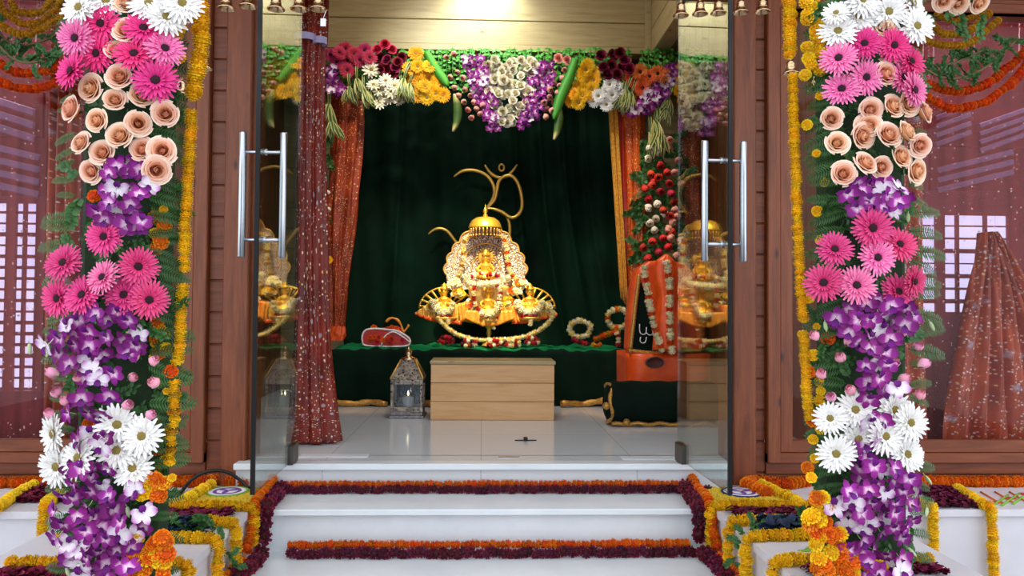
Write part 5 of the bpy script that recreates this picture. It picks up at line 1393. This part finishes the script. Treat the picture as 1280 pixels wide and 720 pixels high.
# yellow strips over the ledge fronts
G = 'yellow marigold strips over the side ledges'
def ledge_strip(top, bend, bot, label, r=.026):
    pts = [Wz(a, b, LED + .022) for a, b in top]
    e = W(bend[0], bend[1], 3.47); pts += [Vector((e.x, 3.475, LED + .01))]
    f = W(bot[0], bot[1], 3.475); pts += [Vector((e.x + (f.x - e.x) * .5, 3.475, (LED + f.z) / 2)), f]
    garland(pts, r, 'yellow', label, G, step=.0185)
ledge_strip([(-30, 640), (-6, 633), (15, 622), (34, 612)][::-1][-1:] + [], (-34, 645), (-34, 725), 'yellow strip at far left ledge corner') if 0 else None
garland([Wz(a, b, LED + .022) for a, b in ((-16, 640), (0, 631), (14, 622), (30, 612), (44, 606))], .026, 'yellow', 'yellow marigold strip lying diagonally on left ledge top', G, step=.0185)
ledge_strip([(74, 617), (62, 626)], (54, 641), (50, 730), 'yellow marigold strip hanging down left ledge front')
ledge_strip([(1148, 628), (1158, 634)], (1166, 643), (1169, 730), 'yellow marigold strip hanging down right ledge front beside pillar')
ledge_strip([(1196, 610), (1214, 621), (1230, 631)], (1240, 642), (1243, 730), 'yellow marigold strip over right ledge nearer picture edge')
# the wings beside the steps
def wing(sx):
    s = 'left' if sx < 0 else 'right'; xe = XS0 if sx < 0 else XS1
    xo = sx * 1.62
    Gw = 'yellow marigold bands across the step side walls'
    names = ('farthest', 'second', 'third', 'nearest')
    for k, Y in enumerate((3.5, 3.245, 3.03, 2.74)):
        r = .026
        e = xe - sx * .022
        pts = [Vector((xo, Y, LED + r * .8)), Vector(((xo + xe) / 2, Y + .01, LED + r * .8)), Vector((xe + sx * .03, Y, LED + r * .85)), Vector((e, Y - .005, LED - .0)), Vector((e - sx * .004, Y - .01, LED - .1)), Vector((e - sx * .004, Y - .012, max(.19 if Y > 3.16 else .03, LED - (.15, .19, .34, .34)[k])))]
        garland(pts, r, 'yellow', '%s yellow marigold band across side wall %s of steps' % (names[k], s), Gw, step=.026)
    # yellow borders round the rice field at the back
    if sx < 0: pts = [L3(229, 627), L3(240, 620), L3(255, 611), L3(264, 606)]
    else: pts = [L3(952, 605), L3(970, 614), L3(990, 623), L3(1004, 634)]
    garland(pts, .027, 'yellow', 'diagonal yellow marigold border of rice patch %s of steps' % s, 'diagonal yellow borders of the rice patches', step=.022)
    # scattered petals and rice
    def scatter(name, label, kind, x0, x1, y0, y1, n, size, mats, cat='petals', h=.02):
        m = MB()
        for i in range(n):
            p = Vector((U(min(x0, x1), max(x0, x1)), U(y0, y1), LED + U(.003, h)))
            Mx = Matrix.Translation(p) @ Matrix.Rotation(U(0, 6.28), 4, 'Z') @ Matrix.Rotation(U(-.6, .6), 4, 'X')
            m.petal(size * U(.7, 1.3), size * .38, 0, U(0, .5), -size / 2, 0, .3, U(-1, .5), 2, mi=i % len(mats), tip=.5, M=Mx)
        return tag(m.build(name, mats), label, cat, kind='stuff')
    a, b = xe + sx * .05, xo
    m = MB(); m.prism([(xe + sx * .03, 3.53), (xo - sx * .1, 3.53), (xo - sx * .3, 3.9), (xe + sx * .03, 3.9)], 'z', LED, LED + .004)
    for i in range(2600):
        u, v = R(), R(); x = xe + sx * .03 + (xo - sx * (.1 + .2 * v) - xe - sx * .03) * u
        m.ball((x, 3.53 + .37 * v, LED + .006), U(.005, .01), 4)
    tag(m.build('rice_patch', M['rice'], smooth=True), 'yellow coloured rice patch on wall top %s of steps' % s, 'coloured rice', kind='stuff')
    # powder medallion
    c = Wz(284, 618, LED) if sx < 0 else Wz(927, 619, LED)
    t = thing('rangoli_medallion', 'round white and purple powder medallion on rice %s of steps' % s, 'rangoli', (c.x, c.y, LED + .012))
    for r0, r1, mt, h in ((0, .05, 'pw_white', .017), (.05, .066, 'pw_purple', .018), (.066, .088, 'pw_white', .017), (.088, .1, 'pw_navy' if sx > 0 else 'pw_green', .018)):
        m = MB(); m.lathe([(r0, h - .005), (r0 + .001, h), (r1 - .001, h + .001), (r1, h - .006)], 36, M=Matrix.Translation((c.x, c.y, LED))); m.build('powder_ring', M[mt], t)
    for k in range(3):
        m = MB(); m.petal(.06, .014, k * 2.1 + .5, 0, 0, 0, 0, 0, 4, tip=.1, M=Matrix.Translation((c.x, c.y, LED + .0195))); m.build('powder_petal', M['pw_purple'], t)
    scatter('rose_petals', 'dark red rose petals behind blue leaves %s of steps' % s, 'r', a, b, 3.29, 3.46, 800, .032, [M['maroon'], M['wine']])
    scatter('blue_leaves', 'dark blue leaf heap between yellow bands %s of steps' % s, 'b', a + sx * .02, b, 3.07, 3.2, 420, .055, [M['navy'], M['navy'], M['leaf']], 'leaves', .05)
    scatter('rose_petals', 'dark red rose petals at near end of wall %s of steps' % s, 'r', a + sx * .02, b, 2.63, 2.7, 420, .032, [M['maroon'], M['wine']])
    # rangoli strokes
    t = thing('rangoli_drawing', 'white rangoli with orange and green powder strokes on wall %s of steps' % s, 'rangoli', (xe + sx * .25, 2.87, LED))
    for k in range(8):
        x = xe + sx * (.1 + .09 * (k % 4) + U(0, .04)); y = 2.81 + .12 * (k // 4) + U(-.01, .01)
        m = MB(); P = [(x + sx * .12 * i / 10, y + .03 * math.sin(i / 10 * PI * 1.4 + k), LED + .003) for i in range(11)]
        m.tube(P, [.004 + .012 * math.sin(PI * i / 10) for i in range(11)], 6)
        m.v = [(a_, b_, LED + .001 + (c_2 - LED) * .35) for a_, b_, c_2 in m.v]
        m.build('powder_stroke', M[('pw_orange', 'pw_green', 'pw_yellow', 'pw_red')[(k * 3 + k // 4) % 4]], t)
    # green stalks trailing over the edge
    t = thing('leaf_trail', 'green leaves trailing over wall edge %s of steps' % s, 'leaves', (xe - sx * .05, 3.12, .2))
    for k in range(9):
        inst('leaf_sprig', random.choice(SPRIG), (xe + sx * (.06 - .014 * k), 3.13 - .004 * k, LED + .02 - .026 * max(0, k - 3)), jit((-sx * .6, -.6, .5), .3), .065, U(0, 6.28), t)
for nm, c in (('white', '#f2f0f4'), ('purple', '#7a4aa0'), ('navy', '#2e3566'), ('green', '#7fae3c'), ('orange', '#e8742a'), ('yellow', '#f0d23c'), ('red', '#c83a2c')):
    M['pw_' + nm] = plain('powder_' + nm, c, .95, var=.08, nscale=200)
M['rice'] = plain('rice_yellow', '#d9b62e', .8, var=.25, nscale=90)
wing(-1); wing(1)
# petals on the long ledges
def spread(label, poly_px, n):
    P = [Wz(a, b, LED) for a, b in poly_px]; m = MB()
    for i in range(n):
        u, v = R(), R(); p = P[0].lerp(P[1], u).lerp(P[3].lerp(P[2], u), v); p.z = LED + U(.003, .02)
        m.petal(.03, .012, 0, U(0, .5), -.015, 0, .3, U(-1, .5), 2, tip=.5, M=Matrix.Translation(p) @ Matrix.Rotation(U(0, 6.28), 4, 'Z') @ Matrix.Rotation(U(-.6, .6), 4, 'X'))
    tag(m.build('rose_petals', M['maroon']), label, 'petals', kind='stuff')
spread('dark red rose petals on left ledge behind pillar', [(36, 612), (110, 612), (80, 629), (6, 629)], 900)
spread('dark red rose petals on right ledge between yellow strips', [(1150, 613), (1192, 613), (1226, 636), (1168, 636)], 900)
t = thing('rangoli_drawing', 'white rangoli panel with green and red strokes on right ledge', 'rangoli', Wz(1262, 625, LED))
for k in range(3):
    m = MB(); P = [Wz(1238 + 22 * i / 4 + k * 14, 634 - 15 * i / 4 - k * 2, LED + .003) for i in range(5)]; m.tube(P, .006, 6); m.build('powder_stroke', M['pw_green'], t)
    m = MB(); P = [Wz(1226 + 24 * i / 4 + k * 18, 615 + 14 * i / 4, LED + .003) for i in range(5)]; m.tube(P, .005, 6); m.build('powder_stroke', M['pw_orange'], t)
    m = MB(); c = Wz(1248 + k * 16, 628 - k * 5, LED); m.lathe([(0, .006), (.02, .004), (.026, 0)], 14, M=Matrix.Translation(c)); m.build('powder_dot', M['pw_red'], t)

# garlands on the steps
def stepg(a, b, Y, z, w):
    p0, p1 = W(a, 0, Y).x, W(b, 0, Y).x
    return p0, p1
G1, G2 = 'orange marigold rows on the steps', 'dark rose rows on the steps'
rowg(352, 868, 608, 3.9, T1 + .026, .02, 'orange', 'orange marigold row at back of upper step', G1, step=.024)
x0, x1 = W(350, 600, 3.86).x, W(884, 600, 3.86).x
def rose_row(x0, x1, Y, z, label, n=95, r=.027):
    P = [(x0 + (x1 - x0) * i / 10, Y + U(-.006, .006), z + r * .95) for i in range(11)]
    return garland(P, r, 'maroon', label, G2, step=abs(x1 - x0) / n, name='rose_garland', part='rose_head', j=.3, along=False)
rose_row(x0, x1, 3.868, T1, 'dark maroon rose row lying along upper step', 95, .0215)
rowg(362, 862, 684, 3.54, T2 + .03, .023, 'orange', 'orange marigold row at back of lower step', G1, step=.023)
rose_row(W(362, 690, 3.5).x, W(885, 690, 3.5).x, 3.5, T2, 'dark maroon rose row lying along lower step', 95, .0245)
for sx, xe, s in ((-1, XS0, 'left'), (1, XS1, 'right')):
    i_ = lambda k: xe - sx * k
    garland([(i_(.05), 3.85, T1 + .04), (i_(.06), 3.78, T1 + .035), (i_(.065), 3.66, T1 + .03), (i_(.065), 3.56, T1 + .02), (i_(.065), 3.53, T1 - .06), (i_(.065), 3.515, T2 + .06)], .034, 'maroon', 'dark maroon roses running down %s end of upper step' % s, G2, step=.026, name='rose_garland', part='rose_head', j=.3, along=False)
    garland([(i_(.07), 3.46, T2 + .035), (i_(.06), 3.36, T2 + .03), (i_(.05), 3.25, T2 + .03), (i_(.05), 3.12, T2 + .025), (i_(.05), 3.1, T2 - .06), (i_(.05), 3.09, .04)], .036, 'maroon', 'dark maroon roses running down %s end of lower step' % s, G2, step=.028, name='rose_garland', part='rose_head', j=.3, along=False)
    garland([(i_(-.01), 3.93, LED + .05), (i_(.0), 3.82, LED + .03), (i_(.0), 3.66, LED + .025), (i_(.012), 3.57, LED + .02), (i_(.016), 3.5, LED - .02), (i_(.016), 3.47, LED - .1), (i_(.016), 3.4, T2 + .055)], .026, 'orange', 'orange marigolds running down %s side of upper step' % s, G1, step=.024)
    garland([(i_(.018), 3.36, T2 + .035), (i_(.018), 3.2, T2 + .03), (i_(.018), 3.05, T2 + .03), (i_(.018), 3.0, T2 - .04), (i_(.018), 2.98, .04)], .03, 'orange', 'orange marigolds running down %s side of lower step' % s, G1, step=.026)
# black cable
m = MB(); P = resample([Wz(222, 622, LED + .012), W(229, 612, 3.86), W(238, 601, 3.86), W(252, 592, 3.87), W(268, 588, 3.88), W(286, 591, 3.89), (W(305, 604, 3.9)), Wz(312, 612, LED + .012)], .02); m.tube(P, .0085, 8)
tag(m.build('cable', M['black']), 'black cable arching above orange marigolds left of steps', 'cable')
m = MB(); P = [W(915 - 12 + 9 * math.cos(a * .5) + .25 * a, 600 + 14 * math.sin(a * .5), 3.9 + a * .0009) for a in range(60)]; m.tube(P, .005, 6)
tag(m.build('cable_coil', M['dsteel']), 'small coil of grey wire behind right glass door foot', 'cable') if 0 else None

# ------------------------------------------------------------------ bells
def bell_mb():
    m = MB(); m.lathe([(1., -1.), (1.02, -.94), (.82, -.78), (.62, -.5), (.55, -.1), (.52, .3), (.42, .55), (.2, .68), (.08, .72), (0, .74)], 24)
    m.lathe([(.0, .6), (.36, .5), (.46, .26), (.5, -.1), (.57, -.5), (.78, -.8), (.98, -.98), (1., -1.)], 24)
    m.tube([(0, 0, .7), (.1, 0, .82), (.1, 0, .95), (0, 0, 1.05), (-.1, 0, .95), (-.1, 0, .82), (0, 0, .7)], .045, 6)
    for z in (-.3, .2): m.lathe([(.585 if z < 0 else .535, z - .04), (.62 if z < 0 else .57, z), (.585 if z < 0 else .535, z + .04)], 24)
    return m
BELL = bell_mb().mesh('bell_body', M['brass'])
m = MB(); m.tube([(0, 0, .5), (0, 0, -.7)], .03, 5); m.ball((0, 0, -.8), .14, 8); CLAP = m.mesh('clapper', M['brass'])
def bell(px, py, r, Y, label, top=3.4, tagged=False):
    s = pxr(r, Y); c = W(px, py, Y) + Vector((0, 0, s))   # py = mouth
    t = thing('brass_bell', label, 'bell', c, 'small brass bells')
    inst('bell_body', BELL, c, None, s, 0, t); inst('clapper', CLAP, c, None, s, 0, t)
    m = MB(); m.tube([c + Vector((0, 0, s)), (c.x, c.y, top)], .003, 5); m.build('hanging_cord', M['cord'], t)
    if tagged:
        p = W(404, 28, Y); m = MB(); m.box(p.x - .011, Y - .002, p.z - .016, p.x + .011, Y + .002, p.z + .016, b=.001); m.tube([(p.x, Y, p.z + .016), (c.x + s * .9, Y, c.z - s)], .0015, 4); m.build('paper_tag', M['tagw'], t)
names = ('leftmost', 'second', 'third', 'fourth', 'rightmost')
for k, (a, b) in enumerate(((283, 11), (310, 8.5), (345, 12), (374, 12), (398, 12))): bell(a, b, 11, 3.1, '%s brass bell from left in row over left glass door' % names[k] if k < 4 else 'brass bell with white paper tag over left glass door', tagged=(k == 4))
for k, (a, b) in enumerate(((851, 20), (875, 18), (898, 17), (926, 16), (953, 15))): bell(a, b, 10, 3.1, '%s brass bell from left in row over right glass door' % names[k] if k < 4 else 'rightmost brass bell in row over right glass door')
bell(255, 86, 10.5, 2.8, 'brass bell hanging against yellow string near left pillar')
bell(227, 119, 11, 2.75, 'brass bell half hidden at left pillar side')
bell(988, 92, 10, 2.8, 'brass bell hanging against yellow string near right pillar')
bell(1019, 112, 11, 2.7, 'brass bell half hidden at right pillar side')
# ------------------------------------------------------------------ light
w = bpy.data.worlds.new('world'); bpy.context.scene.world = w; w.use_nodes = True
bg = w.node_tree.nodes['Background']; bg.inputs[0].default_value = (.88, .93, 1, 1); bg.inputs[1].default_value = 1.95
def lamp(name, kind, loc, to, power, col=(1, 1, 1), size=.3, spot=60, blend=.6):
    l = bpy.data.lights.new(name, kind); l.energy = power; l.color = col
    if kind == 'AREA': l.size = size
    else: l.shadow_soft_size = size
    if kind == 'SPOT': l.spot_size = math.radians(spot); l.spot_blend = blend
    o = bpy.data.objects.new(name, l); C.objects.link(o); o.location = loc
    o.rotation_euler = (Vector(to) - Vector(loc)).to_track_quat('-Z', 'Y').to_euler()
    return o
lamp('shrine_spot', 'SPOT', (.05, 4.9, 3.5), (0.03, 6.5, 1.45), 1000, (1, .84, .55), .06, 25, .8)
lamp('cove_flood', 'SPOT', (.0, 6.3, 4.3), (.0, 6.62, 3.85), 110, (.9, 1, .92), .08, 95, 1.)
lamp('valance_spot', 'SPOT', (-.6, 5.0, 4.2), (-.1, 6.4, 3.1), 150, (.97, 1, .85), .08, 75, .9)
lamp('right_spot', 'SPOT', (.6, 4.6, 4.2), (1.35, 5.9, 1.9), 160, (1, .82, .6), .08, 50, .8)
lamp('left_spot', 'SPOT', (-.5, 4.6, 4.2), (-1.35, 6.3, 2.0), 110, (1, .85, .65), .08, 50, .8)
lamp('ceiling_fill', 'AREA', (0, 5.3, 4.45), (0, 5.3, 0), 32, (1, .95, .88), .9)  # added fill without a visible source, brightens floor, box and curtains
for x in (-3., 3.2):
    lamp('side_room_fill', 'POINT', (x, 4.75, 3.0), (x, 5, 0), 26, (1, .9, .95), .15)  # added fill that brightens the drapes behind the windows
sc = bpy.context.scene
sc.view_settings.view_transform = 'Standard'; sc.view_settings.look = 'None'; sc.view_settings.gamma = 1; sc.view_settings.use_curve_mapping = False
sc.view_settings.exposure = 0
